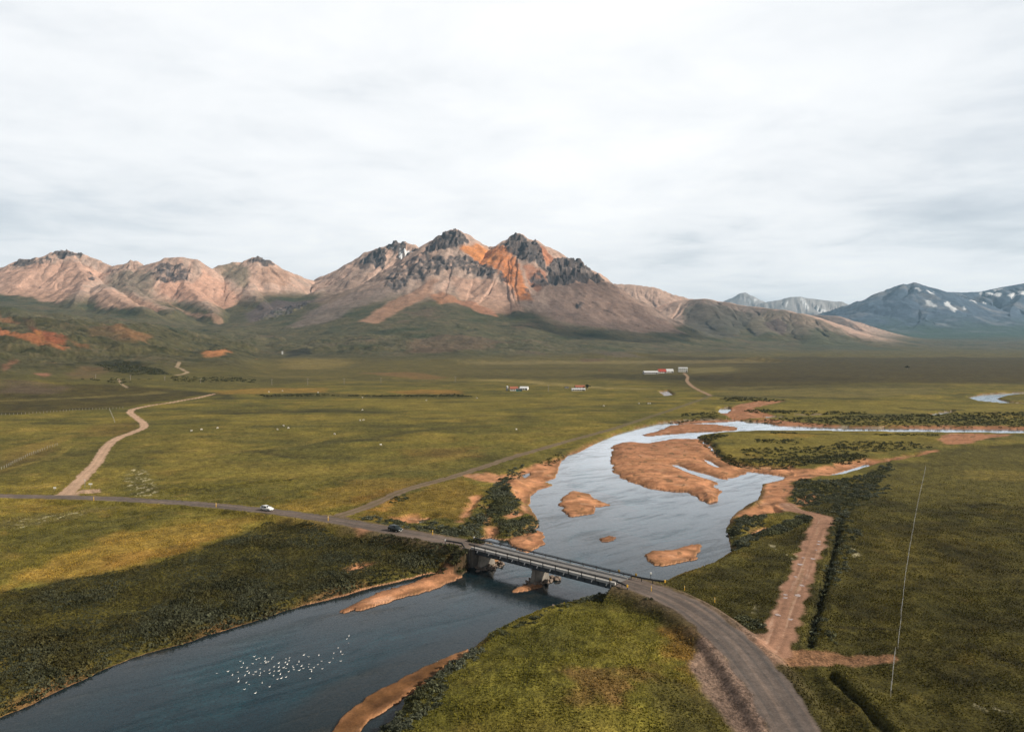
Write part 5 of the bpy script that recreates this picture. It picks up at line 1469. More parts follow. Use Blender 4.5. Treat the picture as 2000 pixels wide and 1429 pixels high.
def pier_mesh(x0, top, bot, h_top, h_bot, t_top, t_bot):
    m = MB()
    b_ = m.b
    vs = []
    for z, w_, t_ in ((h_top, top, t_top), (h_bot, bot, t_bot)):
        for sx, sy in ((-1, -1), (1, -1), (1, 1), (-1, 1)):
            vs.append(b_.verts.new((x0 + sx * t_ / 2, sy * w_ / 2, z)))
    b_.faces.new(vs[0:4]); b_.faces.new(vs[4:8])
    for i in range(4):
        b_.faces.new((vs[i], vs[(i + 1) % 4], vs[4 + (i + 1) % 4], vs[4 + i]))
    bmesh.ops.bevel(b_, geom=list(b_.edges), offset=0.06, segments=1, affect='EDGES')
    return m


PX = -1.2
pier_mesh(PX, 4.0, 6.2, -1.34, -6.2, 0.85, 1.3).build('pier', M_CONC, br)
MB().box((PX, 0, -1.42), (1.3, 4.4, 0.16)).build('pier_cap', M_CONC, br)
for s in (-1, 1):
    ab = MB()
    ab.box((s * (LB / 2 + 0.25), 0, -2.95), (0.9, 4.9, 5.2), bevel=0.05)
    ab.box((s * (LB / 2 + 0.9), 0, -0.62), (0.5, 4.8, 0.66))
    ab.box((s * (LB / 2 + 1.9), -2.65, -1.75), (3.0, 0.35, 3.3)).box((s * (LB / 2 + 1.9), 2.65, -1.75), (3.0, 0.35, 3.3))
    ab.build('abutment', M_CONC, br)
pier_mesh(-LB / 2 + 2.2, 4.0, 5.6, -1.34, -5.6, 0.7, 1.1).build('pier', M_CONC, br)

bm_ = Matrix.Translation(mid) @ Matrix.Rotation(br_rot, 4, 'Z')


def bw(x, y, z=0.0):
    return bm_ @ Vector((x, y, z))


# ---- boulders round the pier foot and below the abutments
def boulder_mesh(seed):
    r = random.Random(seed)
    b_ = bmesh.new()
    bmesh.ops.create_icosphere(b_, subdivisions=2, radius=0.5)
    ax = [Vector((r.uniform(-1, 1), r.uniform(-1, 1), r.uniform(-1, 1))).normalized() for _ in range(9)]
    for v in b_.verts:
        d = v.co.normalized()
        k = min(0.34 / max(0.05, d.dot(a_)) if d.dot(a_) > 0.6 else 0.62 for a_ in ax)
        v.co = d * min(0.62, k * r.uniform(0.95, 1.05))
        v.co.z *= 0.75
    me = bpy.data.meshes.new('boulder')
    b_.to_mesh(me); b_.free()
    me.materials.append(M_ROCK)
    return me


BOULD = [boulder_mesh(i) for i in range(5)]
rr = random.Random(11)
nb = 0


def boulder(p, size, label, group):
    o = bpy.data.objects.new('boulder', BOULD[rr.randrange(5)])
    COL.objects.link(o)
    o.location = p
    o.rotation_euler = (rr.uniform(-0.4, 0.4), rr.uniform(-0.4, 0.4), rr.uniform(0, 6.28))
    o.scale = (size * rr.uniform(0.9, 1.35), size * rr.uniform(0.8, 1.2), size)
    tag(o, label, 'boulder', group)


for i in range(34):
    a_ = rr.uniform(0, 6.283)
    px0, py0 = PX + math.cos(a_) * rr.uniform(1.1, 1.9), math.sin(a_) * rr.uniform(3.2, 4.6)
    p = bw(px0 + (0.5 if a_ < 3.1 else 0), py0)
    boulder((p.x, p.y, rr.uniform(0.0, 0.35)), rr.uniform(0.6, 1.15), 'brown riprap boulder heaped round the foot of the middle bridge pier', 'boulders round the middle bridge pier')
for i in range(18):
    p = bw(PX + rr.uniform(0.9, 2.4), rr.uniform(-2.6, 4.5))
    boulder((p.x, p.y, rr.uniform(0.0, 0.5)), rr.uniform(0.6, 1.1), 'brown riprap boulder heaped round the foot of the middle bridge pier', 'boulders round the middle bridge pier')
for i in range(34):
    p = bw(-LB / 2 + rr.uniform(1.2, 4.6), rr.uniform(-4.0, 4.8))
    boulder((p.x, p.y, rr.uniform(-0.05, 0.5)), rr.uniform(0.55, 1.1), 'brown riprap boulder on the bank under the far left end of the bridge', 'boulders under the left bridge end')
for i, (px, py) in enumerate([(1072, 1186), (1080, 1182), (1086, 1187), (1095, 1180), (1064, 1192)]):
    x, y = at(px, py, 0.3)
    boulder((x, y, 0.2), 0.7 + 0.1 * i, ['pale boulder at the water edge below the grassy mound', 'small boulder beside the pale one at the mound shore', 'third stone of the row at the mound shore', 'stone nearest the bridge in the row at the mound shore', 'stone farthest from the bridge in the row at the mound shore'][i], 'stones at the mound shore')

# ---- guard rails beyond the bridge ends
def guardrail(pts, label):
    P = [bw(x, y) for x, y in pts]
    base = P[0]
    g = empty('guardrail', (base.x, base.y, 0), 0, label, 'guardrail', 'guardrails at the bridge ends')
    beam = MB()
    zs = []
    for p in P:
        zs.append(max(ground_z(p.x, p.y)[0], 2.2))
    for i in range(len(P) - 1):
        a_, b_ = P[i], P[i + 1]
        va = Vector((a_.x - base.x, a_.y - base.y, zs[i] + 0.72)); vb_ = Vector((b_.x - base.x, b_.y - base.y, zs[i + 1] + 0.72))
        d = (vb_ - va)
        rot = d.to_track_quat('X', 'Z').to_matrix()
        c_ = (va + vb_) / 2
        for dz, th in ((0.10, 0.08), (-0.10, 0.08)):
            beam.box(c_ + Vector((0, 0, dz)), (d.length + 0.02, th, 0.14), rot)
        beam.box(c_, (d.length + 0.02, 0.03, 0.12), rot)
    beam.build('rail', M_DARK, g)
    for p, z in zip(P, zs):
        MB().box((p.x - base.x, p.y - base.y, z + 0.35), (0.14, 0.14, 1.0)).build('post', M_DARK, g)
    e = P[-1]
    MB().box((e.x - base.x, e.y - base.y, zs[-1] + 0.75), (0.30, 0.30, 0.50), bevel=0.05).build('end_cap', M_YEL if pts[-1][0] > 0 else M_WHITE, g)


h2 = LB / 2
guardrail([(-h2 - 0.8, -2.5), (-h2 - 3, -2.55), (-h2 - 5.5, -2.7), (-h2 - 8, -3.0)], 'dark guardrail with white end on the camera side of the left bridge end')
guardrail([(-h2 - 0.8, 2.5), (-h2 - 2.5, 2.6), (-h2 - 4.5, 2.9)], 'short dark guardrail with white end on the upstream side of the left bridge end')
guardrail([(h2 + 0.8, -2.55), (h2 + 2.2, -2.8), (h2 + 3.8, -3.4)], 'short dark guardrail with yellow end on the camera side of the right bridge end')
guardrail([(h2 + 0.8, 2.5), (h2 + 3, 2.7), (h2 + 5.2, 3.2), (h2 + 7.4, 4.0)], 'long dark guardrail with yellow end on the upstream side of the right bridge end')

# ---- marker posts, signs
def marker(x, y, hgt, label, mat=M_YEL, wd=0.16):
    z = ground_z(x, y)[0]
    g = empty('marker_post', (x, y, z), 0, label, 'marker post', 'road marker posts')
    MB().box((0, 0, hgt / 2), (wd, wd * 0.6, hgt + 0.2), bevel=0.015).build('post', mat, g)
    MB().box((0, -wd * 0.33, hgt * 0.82), (wd * 0.7, 0.02, hgt * 0.18)).build('reflector', M_WHITE, g)


for px, py, lb in [(183, 976, 'orange yellow marker post by the road just right of the pale side track junction'), (422, 989, 'orange yellow marker post on the roadside verge left of the white car'),
                   (641, 1021, 'orange yellow marker post below the road at the grey track junction'), (845, 1057, 'orange yellow marker post on the verge between the dark car and the bridge')]:
    x, y = at(px, py, 2.2)
    marker(x, y, 1.15, lb, wd=0.19)
for px, py, lb, z in [(1272, 1161, 'yellow marker post on the mound side of the road just right of the bridge', 3.4), (1337, 1149, 'yellow marker post in the grass above the road right of the bridge', 2.0), (1396, 1172, 'yellow marker post in the grass farther along the road from the bridge', 2.0)]:
    x, y = at(px, py, z)
    marker(x, y, 0.9, lb, wd=0.14)
for xx, yy, lb in [(h2 - 2.2, 2.75, 'yellow hazard marker on the upstream railing near the right bridge end'), (h2 - 0.4, -2.75, 'yellow hazard marker on the camera side railing at the right bridge end'), (h2 + 1.6, 3.0, 'yellow hazard marker behind the upstream guardrail')]:
    p = bw(xx, yy)
    g = empty('hazard_marker', (p.x, p.y, 3.6), br_rot, lb, 'hazard marker', 'yellow hazard markers at the bridge')
    MB().box((0, 0, 0.9), (0.09, 0.09, 1.8)).build('post', M_STEEL, g)
    MB().box((0, -0.06, 1.65), (0.42, 0.04, 0.50), bevel=0.01).build('panel', M_YEL, g)
p = Vector((*at(1271, 1138, 1.6), 0))
z = ground_z(p.x, p.y)[0]
g = empty('gauge_post', (p.x, p.y, z), 0, 'thin dark post with a white box on top by the water right of the bridge', 'post')
MB().tube((0, 0, -0.2), (0, 0, 2.0), 0.07).build('pole', M_DARK, g)
MB().box((0, 0, 2.05), (0.34, 0.26, 0.34), bevel=0.03).build('box', M_WHITE, g)
for px, py, hgt, wd, lb in [(177, 951, 1.5, 1.2, 'low white notice board on the pink gravel pad by the side track'), (166, 950, 2.6, 0.28, 'tall thin pale signpost beside the side track junction'), (107, 955, 1.0, 0.9, 'small white board in the grass left of the side track')]:
    x, y = at(px, py, 1.5)
    g = empty('road_sign', (x, y, ground_z(x, y)[0]), 0.1, lb, 'sign')
    MB().box((0, 0, hgt / 2), (0.10, 0.10, hgt)).build('post', M_STEEL, g)
    MB().box((0, -0.08, hgt - 0.15), (wd, 0.05, 0.5), bevel=0.01).build('panel', M_WHITE, g)

# ---- cars
def make_car(name, loc, rotz, paint_mat, label):
    g = empty(name, loc, rotz, label, 'car')
    # stations: x, half width, bottom, belt, top, roof half width
    ST = [(-2.02, 0.70, 0.38, 0.80, 0.84, 0.55), (-1.92, 0.82, 0.24, 0.95, 1.06, 0.60), (-1.70, 0.86, 0.20, 0.98, 1.34, 0.60), (-1.30, 0.87, 0.20, 0.98, 1.47, 0.60), (-0.5, 0.88, 0.20, 0.96, 1.52, 0.61), (0.25, 0.88, 0.20, 0.94, 1.46, 0.59),
          (0.60, 0.88, 0.20, 0.93, 1.26, 0.60), (1.05, 0.87, 0.20, 0.92, 0.97, 0.66), (1.55, 0.86, 0.20, 0.83, 0.88, 0.64), (1.92, 0.80, 0.24, 0.70, 0.74, 0.58), (2.06, 0.66, 0.34, 0.58, 0.60, 0.50)]

    def sec(s):
        x, w_, zb, be, to, rw = s
        r = [(w_ * 0.90, zb), (w_, zb + 0.16), (w_, be - 0.12), (w_ * 0.965, be), (rw + 0.03, to - 0.07), (rw * 0.86, to - 0.005), (0, to + 0.02)]
        return [(x, -y, z) for y, z in r] + [(x, y, z) for y, z in reversed(r[:-1])]
    m = MB()
    rings = [[m.b.verts.new(p) for p in sec(s)] for s in ST]
    n = len(rings[0])
    for a_, b_ in zip(rings, rings[1:]):
        for i in range(n):
            m.b.faces.new((a_[i], a_[(i + 1) % n], b_[(i + 1) % n], b_[i]))
    m.b.faces.new(rings[0]); m.b.faces.new(list(reversed(rings[-1])))
    body = m.build('body', paint_mat, g, True)
    md = body.modifiers.new('smooth', 'SUBSURF')
    md.levels = md.render_levels = 1

    def ipt(x, k, side):
        """point on the flank between belt (k=0) and roof edge (k=1)"""
        for a_, b_ in zip(ST, ST[1:]):
            if a_[0] <= x <= b_[0]:
                t_ = (x - a_[0]) / (b_[0] - a_[0])
                w_, be, to, rw = [lerp(a_[j], b_[j], t_) for j in (1, 3, 4, 5)]
                return (x, side * (lerp(w_ * 0.965, rw + 0.03, k) + 0.012), lerp(be, to - 0.07, k) + 0.005)
    for s in (-1, 1):
        for x0, x1 in ((-1.45, -0.55), (-0.45, 0.50)):
            xs = np.linspace(x0, x1, 5)
            w_ = MB()
            lo = [ipt(x, 0.10, s) for x in xs]; hi = [ipt(x, 0.90, s) for x in xs]
            w_.poly(lo + hi[::-1])
            w_.build('side_window', M_GLASS, g)
        MB().box((2.0, s * 0.56, 0.60), (0.14, 0.26, 0.14), bevel=0.03).build('headlight', M_HEAD, g)
        MB().box((-1.98, s * 0.64, 0.78), (0.10, 0.20, 0.24), bevel=0.02).build('tail_light', M_TAIL, g)
        MB().box((0.62, s * 0.98, 0.98), (0.14, 0.20, 0.14), bevel=0.03).build('wing_mirror', paint_mat, g)
        for xx in (-1.28, 1.26):
            wh = MB()
            wh.tube((xx, s * 0.66, 0.31), (xx, s * 0.89, 0.31), 0.31, 20)
            wo_ = wh.build('wheel', M_BLACK, g)
            MB().tube((xx, s * 0.885, 0.31), (xx, s * 0.902, 0.31), 0.19, 16).build('rim', M_STEEL, wo_)
    MB().poly([(0.98, -0.66, 1.005), (0.98, 0.66, 1.005), (0.34, 0.53, 1.44), (0.34, -0.53, 1.44)]).build('windscreen', M_GLASS, g)
    MB().poly([(-1.93, -0.56, 1.07), (-1.93, 0.56, 1.07), (-1.64, 0.52, 1.39), (-1.64, -0.52, 1.39)]).build('rear_window', M_GLASS, g)
    MB().box((2.05, 0, 0.44), (0.06, 0.9, 0.14), bevel=0.02).build('grille', M_BLACK, g)
    MB().box((2.09, 0, 0.40), (0.03, 0.46, 0.11)).build('number_plate', M_WHITE, g)
    return g


M_CARW = plain('white_car_paint', (0.80, 0.81, 0.82), 0.25, 0, 0.04, 2, 0.6)
M_CARD = plain('dark_car_paint', (0.020, 0.030, 0.030), 0.22, 0.2, 0.15, 2, 0.7)
M_HEAD = plain('headlight_glass', (0.75, 0.76, 0.76), 0.15, 0.3, 0.05, 4, 0.6)
M_TAIL = plain('tail_light_glass', (0.35, 0.02, 0.02), 0.25, 0, 0.1, 4, 0.6)


def on_road(P, px, side):
    i = int(np.argmin([abs(CX + FPX * p[0] / p[1] - px) for p in P]))
    d = P[min(i + 1, len(P) - 1)] - P[i - 1]
    a_ = math.atan2(d[1], d[0])
    return (P[i][0] - math.sin(a_) * side, P[i][1] + math.cos(a_) * side, P[i][2] + 0.01), a_


loc, a_ = on_road(main_w, 521, 0.3)
make_car('parked_car', loc, a_, M_CARW, 'white hatchback car on the road between the two side tracks')['label'] = 'white hatchback car driving along the road left of the grey track junction'
loc, a_ = on_road(main_w, 765, 0.2)
make_car('parked_car', loc, a_, M_CARD, 'dark green hatchback car driving along the road toward the bridge')
for o in COL.objects:
    if o.name.startswith('parked_car'):
        o.name = 'hatchback_car'

# ---- farm buildings
M_WALLW = plain('white_wall', (0.74, 0.73, 0.70), 0.8, 0, 0.12, 0.5)
M_WALLG = plain('grey_wall', (0.45, 0.44, 0.43), 0.85, 0, 0.15, 0.5)
M_WALLT = plain('teal_wall', (0.06, 0.20, 0.20), 0.7, 0, 0.15, 0.5)
M_ROOFR = plain('red_roof', (0.42, 0.075, 0.05), 0.55, 0, 0.2, 0.6)
M_ROOFO = plain('rusty_roof', (0.36, 0.13, 0.075), 0.7, 0, 0.3, 0.6)
M_ROOFW = plain('pale_roof', (0.70, 0.71, 0.72), 0.5, 0.1, 0.1, 0.5)
M_ROOFD = plain('dark_roof', (0.10, 0.095, 0.10), 0.6, 0, 0.2, 0.6)


def building(name, px, py, wpx, hpx, depth, wall, roof, label, roofh=0.3, rot=0.0, storeys=1, nwin=4, group=None, doors=1):
    """gabled building whose front stands at picture position px, py; sizes from picture widths"""
    x, y = at(px, py, 1.8)
    z = ground_z(x, y)[0]
    m = y / FPX
    w_, h_ = wpx * m, hpx * m
    g = empty(name, (x, y + depth / 2, z), rot, label, 'building', group)
    rh = h_ * roofh
    wh = h_ - rh
    wl = MB()
    wl.box((0, 0, wh / 2 - 0.3), (w_, depth, wh + 0.6))
    for s in (-1, 1):
        wl.poly([(s * w_ / 2, -depth / 2, wh), (s * w_ / 2, depth / 2, wh), (s * w_ / 2, 0, h_ - 0.06)])
    wl.build('wall', wall, g)
    rf = MB()
    e = 0.35
    for s in (-1, 1):
        a_ = (-w_ / 2 - e, s * (depth / 2 + e), wh - e * rh / (depth / 2)); b_ = (w_ / 2 + e, s * (depth / 2 + e), wh - e * rh / (depth / 2))
        c_ = (w_ / 2 + e, 0, h_ + 0.02); d_ = (-w_ / 2 - e, 0, h_ + 0.02)
        up = Vector((0, 0, 0.14))
        lo = [Vector(p) for p in (a_, b_, c_, d_)]
        vs = [rf.b.verts.new(p) for p in lo] + [rf.b.verts.new(p + up) for p in lo]
        for f in ((0, 1, 2, 3), (4, 5, 6, 7), (0, 1, 5, 4), (1, 2, 6, 5), (3, 0, 4, 7)):
            rf.b.faces.new([vs[i] for i in f])
    rf.build('roof', roof, g)
    for st in range(storeys):
        zc_ = wh * (st + 0.55) / storeys
        for i in range(nwin):
            xx = -w_ / 2 + w_ * (i + 0.7) / (nwin + 0.4)
            fr_ = MB().box((xx, -depth / 2 - 0.02, zc_), (1.25, 0.08, 1.25)).build('window', M_WHITE, g)
            MB().box((xx, -depth / 2 - 0.05, zc_), (1.05, 0.06, 1.05)).build('pane', M_GLASS, fr_)
    for i in range(doors):
        xx = w_ / 2 - w_ * 0.12 - i * w_ * 0.3
        MB().box((xx, -depth / 2 - 0.03, min(1.1, wh * 0.42)), (min(1.6, w_ * 0.16), 0.08, min(2.2, wh * 0.85))).build('door', M_ROOFD, g)
    return g


FA, FB, FC = 'buildings of the near farm with the silo', 'buildings of the middle farm by a tree', 'buildings of the upper farm on the rise'
building('farm_barn', 1003.5, 763, 15, 8, 9, M_WALLW, M_ROOFO, 'small barn with rusty orange roof beside the pale silo', 0.5, 0.1, 1, 3, FA)
building('farm_shed', 1014, 764, 12, 5.5, 7, M_WALLT, M_ROOFD, 'low teal green shed in front of the pale barn', 0.3, 0.0, 1, 1, FA)
building('farm_barn', 1024, 761.5, 15, 6.5, 11, M_WALLW, M_ROOFW, 'long barn with pale grey roof behind the teal shed', 0.45, -0.15, 1, 3, FA)
x, y = at(990.5, 762.5, 1.8)
g = empty('silo', (x, y, ground_z(x, y)[0]), 0, 'round pale grey silo at the left end of the near farm', 'silo', FA)
MB().tube((0, 0, -0.4), (0, 0, 4.4), 1.15, 20).build('wall', M_WALLG, g, False)
MB().tube((0, 0, 4.4), (0, 0, 5.1), 1.2, 20, 0.15).build('roof', M_ROOFW, g, False)
building('farm_house', 1130, 762.5, 26, 4.5, 8, M_WALLW, M_ROOFW, 'long low white house with dark windows at the middle farm', 0.35, 0.06, 1, 7, FB)
building('farm_barn', 1133, 758, 18, 6, 9, M_WALLG, M_ROOFO, 'barn with brownish red roof behind the long low white house', 0.55, 0.05, 1, 3, FB)
building('farm_shed', 1107, 757.5, 6, 3, 5, M_WALLG, M_ROOFD, 'tiny grey shed standing apart left of the middle farm', 0.35, 0.2, 1, 1, FB)
building('farm_barn', 1272, 730.5, 27, 6, 14, M_WALLG, M_ROOFW, 'long pale low barn at the left end of the upper farm', 0.4, 0.03, 1, 6, FC)
building('farm_barn', 1294, 729, 15, 8, 14, M_WALLW, M_ROOFR, 'barn with bright red roof in the middle of the upper farm', 0.6, 0.0, 1, 3, FC)
building('farm_barn', 1309, 728, 13, 7, 12, M_WALLW, M_ROOFW, 'white barn joined to the right of the red roofed barn', 0.55, 0.0, 1, 2, FC)
building('farm_house', 1335, 726.5, 17, 9, 11, M_WALLW, M_ROOFW, 'white two storey farmhouse standing apart at the right of the upper farm', 0.18, -0.1, 2, 4, FC)

# ---- tree at the middle farm and one alone on the plain
def tree(px, py, hgt, label, seed):
    x, y = at(px, py, 1.8)
    g = empty('dark_tree', (x, y, ground_z(x, y)[0]), 0, label, 'tree')
    r = np.random.default_rng(seed)
    tk = MB().tube((0, 0, -0.3), (0.1, 0, hgt * 0.45), 0.28, 8, 0.16)
    for i in range(5):
        a_ = i * 1.26
        tk.tube((0.05, 0, hgt * (0.22 + 0.05 * i)), (math.cos(a_) * hgt * 0.28, math.sin(a_) * hgt * 0.28, hgt * (0.5 + 0.06 * i)), 0.12, 6, 0.04)
    tk.build('trunk', M_WOOD, g)
    V = []; C = []
    for i in range(14):
        cen = r.normal(size=3) * np.array([0.22, 0.22, 0.15]) * hgt + np.array([0, 0, hgt * 0.62])
        pv, tn = leaf_proto(60, seed * 40 + i, 0.9)
        V.append(pv * hgt * 0.27 + cen); C.append(np.array([0.028, 0.036, 0.018])[None] * tn[:, None] * r.uniform(0.7, 1.3))
    V, C = np.vstack(V), np.vstack(C)
    o = np_mesh('crown', V, quads(len(V)), C, m_leaf, False)
    o.parent = g


tree(1147, 761, 5.5, 'dark bushy tree at the right end of the middle farm', 3)
tree(1772, 722, 6.5, 'lone dark tree on the dark plain at the right', 4)

# ---- utility poles in a row before the hills
for i, (px, pb, pt, lb) in enumerate([(187, 751, 743, 'wooden utility pole at the left end of the row before the hills'), (255, 752, 742, 'wooden utility pole second from the left in the row before the hills'), (322, 751, 742, 'wooden utility pole below the dark scrub patch, third from the left'),
        (392, 751, 742, 'wooden utility pole under the orange scar, fourth from the left'), (531, 751, 739, 'wooden utility pole above the golden grass strip, fifth from the left'), (601, 751, 738, 'wooden utility pole sixth from the left in the row before the hills'),
        (672, 750, 738, 'wooden utility pole seventh from the left in the row before the hills'), (744, 748, 737, 'wooden utility pole left of the red brown slope, eighth from the left'), (889, 745, 734, 'wooden utility pole right of the red brown slope, ninth from the left'), (1071, 764, 751, 'lone wooden utility pole between the near farm and the middle farm')]):
    x, y = at(px, pb, 2.0)
    z = ground_z(x, y)[0]
    hgt = (pb - pt) * y / FPX
    g = empty('utility_pole', (x, y, z), 0, lb, 'utility pole', 'utility poles before the hills')
    MB().tube((0, 0, -0.5), (0, 0, hgt), 0.22, 8, 0.15).build('pole', M_WOOD, g)
    MB().box((0, 0, hgt - 0.6), (2.2, 0.14, 0.16)).build('crossarm', M_WOOD, g)
    for s in (-1, 0, 1):
        MB().tube((s * 0.95, 0, hgt - 0.5), (s * 0.95, 0, hgt - 0.22), 0.07, 8).build('insulator', M_WHITE, g)

# ---- fences: posts and wires
def fence(pts, n, hgt, label, thick=0.14, wires=3, z=1.3):
    P = catmull([at(px, py, z) for px, py in pts], 0.5)
    s = np.cumsum(np.r_[0, np.linalg.norm(np.diff(P, axis=0), axis=1)])
    q = np.linspace(0, s[-1], n)
    xs, ys = np.interp(q, s, P[:, 0]), np.interp(q, s, P[:, 1])
    zs = ground_z(xs, ys)
    x0, y0, z0 = xs[0], ys[0], zs[0]
    g = empty('wire_fence', (x0, y0, z0), 0, label, 'fence')
    r = random.Random(n)
    tops = []
    for x_, y_, z_ in zip(xs, ys, zs):
        hh = hgt * r.uniform(0.9, 1.1)
        t_ = Vector((x_ - x0 + r.uniform(-0.06, 0.06), y_ - y0 + r.uniform(-0.06, 0.06), z_ - z0 + hh))
        MB().tube((x_ - x0, y_ - y0, z_ - z0 - 0.3), t_, thick * 0.5, 6, thick * 0.42).build('post', M_POST, g)
        tops.append((Vector((x_ - x0, y_ - y0, z_ - z0)), t_))
    if wires:
        m = MB()
        for k in range(wires):
            f = 0.95 - 0.28 * k
            for a_, b_ in zip(tops, tops[1:]):
                m.tube(a_[0].lerp(a_[1], f), b_[0].lerp(b_[1], f), 0.006, 4)
        m.build('wire', M_STEEL, g)


M_POST = plain('grey_post_wood', (0.40, 0.385, 0.34), 0.9, 0, 0.2, 5)
fence([(1808, 917), (1795, 975), (1783, 1040), (1770, 1120), (1762, 1190), (1754, 1270)], 62, 1.15, 'long straight post and wire fence across the dark field on the right', 0.068)
fence([(1749, 1280), (1744, 1320), (1740, 1362)], 9, 1.15, 'short run of post and wire fence below the reddish side path', 0.07)
fence([(-60, 938), (0, 918), (40, 898), (80, 880), (112, 869)], 34, 1.2, 'post and wire fence round the brownish field at the left', 0.14, 2)
fence([(214, 801), (219, 812), (224, 824)], 9, 1.3, 'short fence beside the bend of the pale side track', 0.25, 2)
fence([(-60, 813), (60, 808), (160, 801), (240, 797)], 44, 1.3, 'fence along the lower edge of the dark field before the hills', 0.16, 0)

# ---- sheep and birds: one continuous body each, grown over a skeleton
def skinned(name, verts, edges, radii, mat, sub=2):
    me = bpy.data.meshes.new(name + '_skeleton')
    me.from_pydata(verts, edges, [])
    o = bpy.data.objects.new(name + '_skeleton', me)
    COL.objects.link(o)
    o.modifiers.new('skin', 'SKIN')
    for i, r_ in enumerate(radii):
        sv = me.skin_vertices[0].data[i]
        sv.radius = r_ if hasattr(r_, '__len__') else (r_, r_)
        sv.use_root = (i == 0)
    s_ = o.modifiers.new('sub', 'SUBSURF')
    s_.levels = s_.render_levels = sub
    dg = bpy.context.evaluated_depsgraph_get()
    out = bpy.data.meshes.new_from_object(o.evaluated_get(dg))
    out.name = name
    out.materials.clear()
    out.materials.append(mat)
    for p in out.polygons:
        p.use_smooth = True
    bpy.data.objects.remove(o)
    return out


M_WOOL = plain('sheep_wool', (0.74, 0.71, 0.64), 0.95, 0, 0.15, 9)
M_FEATH = plain('white_feathers', (0.85, 0.85, 0.83), 0.7, 0, 0.08, 9)
SHEEP = [skinned('sheep', [(0, 0, 0.72), (0.42, 0, 0.74), (-0.42, 0, 0.72), (0.62, 0, 0.74), (0.80, 0, hz + 0.16), (0.98, 0, hz), (0.40, 0.17, 0.42), (0.40, 0.18, 0.0), (0.40, -0.17, 0.42), (0.42, -0.18, 0.0), (-0.42, 0.17, 0.44), (-0.46, 0.18, 0.22), (-0.42, 0.18, 0.0), (-0.42, -0.17, 0.44), (-0.46, -0.18, 0.22), (-0.42, -0.18, 0.0), (-0.60, 0, 0.66)],
                 [(0, 1), (0, 2), (1, 3), (3, 4), (4, 5), (1, 6), (6, 7), (1, 8), (8, 9), (2, 10), (10, 11), (11, 12), (2, 13), (13, 14), (14, 15), (2, 16)],
                 [0.36, 0.31, 0.32, 0.17, 0.12, 0.075, 0.10, 0.05, 0.10, 0.05, 0.11, 0.06, 0.05, 0.11, 0.06, 0.05, 0.07], M_WOOL, 1) for hz in (0.82, 0.16)]
BIRD = [skinned('bird', [(0, 0, 0.06), (0.13, 0, 0.07), (-0.15, 0, 0.09), (-0.29, 0, 0.13), (0.20, 0, 0.15), (0.225, 0, 0.235), (0.25, 0, 0.285), (0.33, 0, 0.270)],
                [(0, 1), (0, 2), (2, 3), (1, 4), (4, 5), (5, 6), (6, 7)], [(0.115, 0.085), (0.10, 0.075), (0.085, 0.06), (0.03, 0.02), 0.05, 0.04, 0.048, 0.014], M_FEATH, 1)]
SHEEPS = [
    ((554, 831), 'white sheep in the meadow trio, the one farthest from the road', 'three sheep in the middle meadow'), ((563, 836), 'white sheep in the meadow trio, its rightmost one', 'three sheep in the middle meadow'), ((542, 838.5), 'white sheep in the meadow trio, its leftmost one', 'three sheep in the middle meadow'),
    ((703, 821.5), 'white sheep of the close pair in the meadow, its left one', 'pair of sheep in the meadow'), ((709.5, 821.5), 'white sheep of the close pair in the meadow, its right one', 'pair of sheep in the meadow'),
    ((708, 801.5), 'white sheep alone in the grass beyond the close pair', None), ((708, 777.5), 'white sheep alone below the dark scrub bank', None), ((653, 848.5), 'white sheep alone in the middle of the meadow', None), ((744, 869.5), 'white sheep nearest the grey river track on the open meadow', None),
    ((525, 765.5), 'white sheep on the golden strip, its left one', 'sheep on the golden strip'), ((552, 763.5), 'white sheep in the middle of the golden strip', 'sheep on the golden strip'), ((621.5, 766.5), 'white sheep at the right end of the golden strip', 'sheep on the golden strip'),
    ((832.5, 782.5), 'white sheep under the middle of the long dark scrub bank', None), ((931, 778.5), 'white sheep at the right end of the long dark scrub bank', None),
    ((373.5, 841.5), 'white sheep right of the pale track bend, nearest the track', 'three sheep right of the pale track'), ((393, 839), 'white sheep right of the pale track bend, the middle one', 'three sheep right of the pale track'), ((424.5, 836), 'white sheep right of the pale track bend, farthest from the track', 'three sheep right of the pale track'),
    ((1179.5, 793.5), 'white sheep alone in the green field below the middle farm', None), ((1266, 789), 'white sheep by the river track, left one of two', 'two sheep near the river track'), ((1269.8, 789), 'white sheep by the river track, right one of two', 'two sheep near the river track'), ((1008.5, 839), 'white sheep alone in the meadow beside the upper river track', None), ((1248, 789), 'white sheep a little left of the two by the river track', None),
]
for i, ((px, py), lb, gp_) in enumerate(SHEEPS):
    x, y = at(px, py, 1.5)
    o = bpy.data.objects.new('sheep', SHEEP[i % 2])
    COL.objects.link(o)
    o.location = (x, y, ground_z(x, y)[0] - 0.02)
    o.rotation_euler = (0, 0, rr.choice([0.2, 3.0, 0.7, 2.6, -0.4, 3.6]))
    k = 0.85 + max(0, y - 450) * 0.0004
    o.scale = (k, k, k)
    tag(o, lb, 'sheep', gp_)
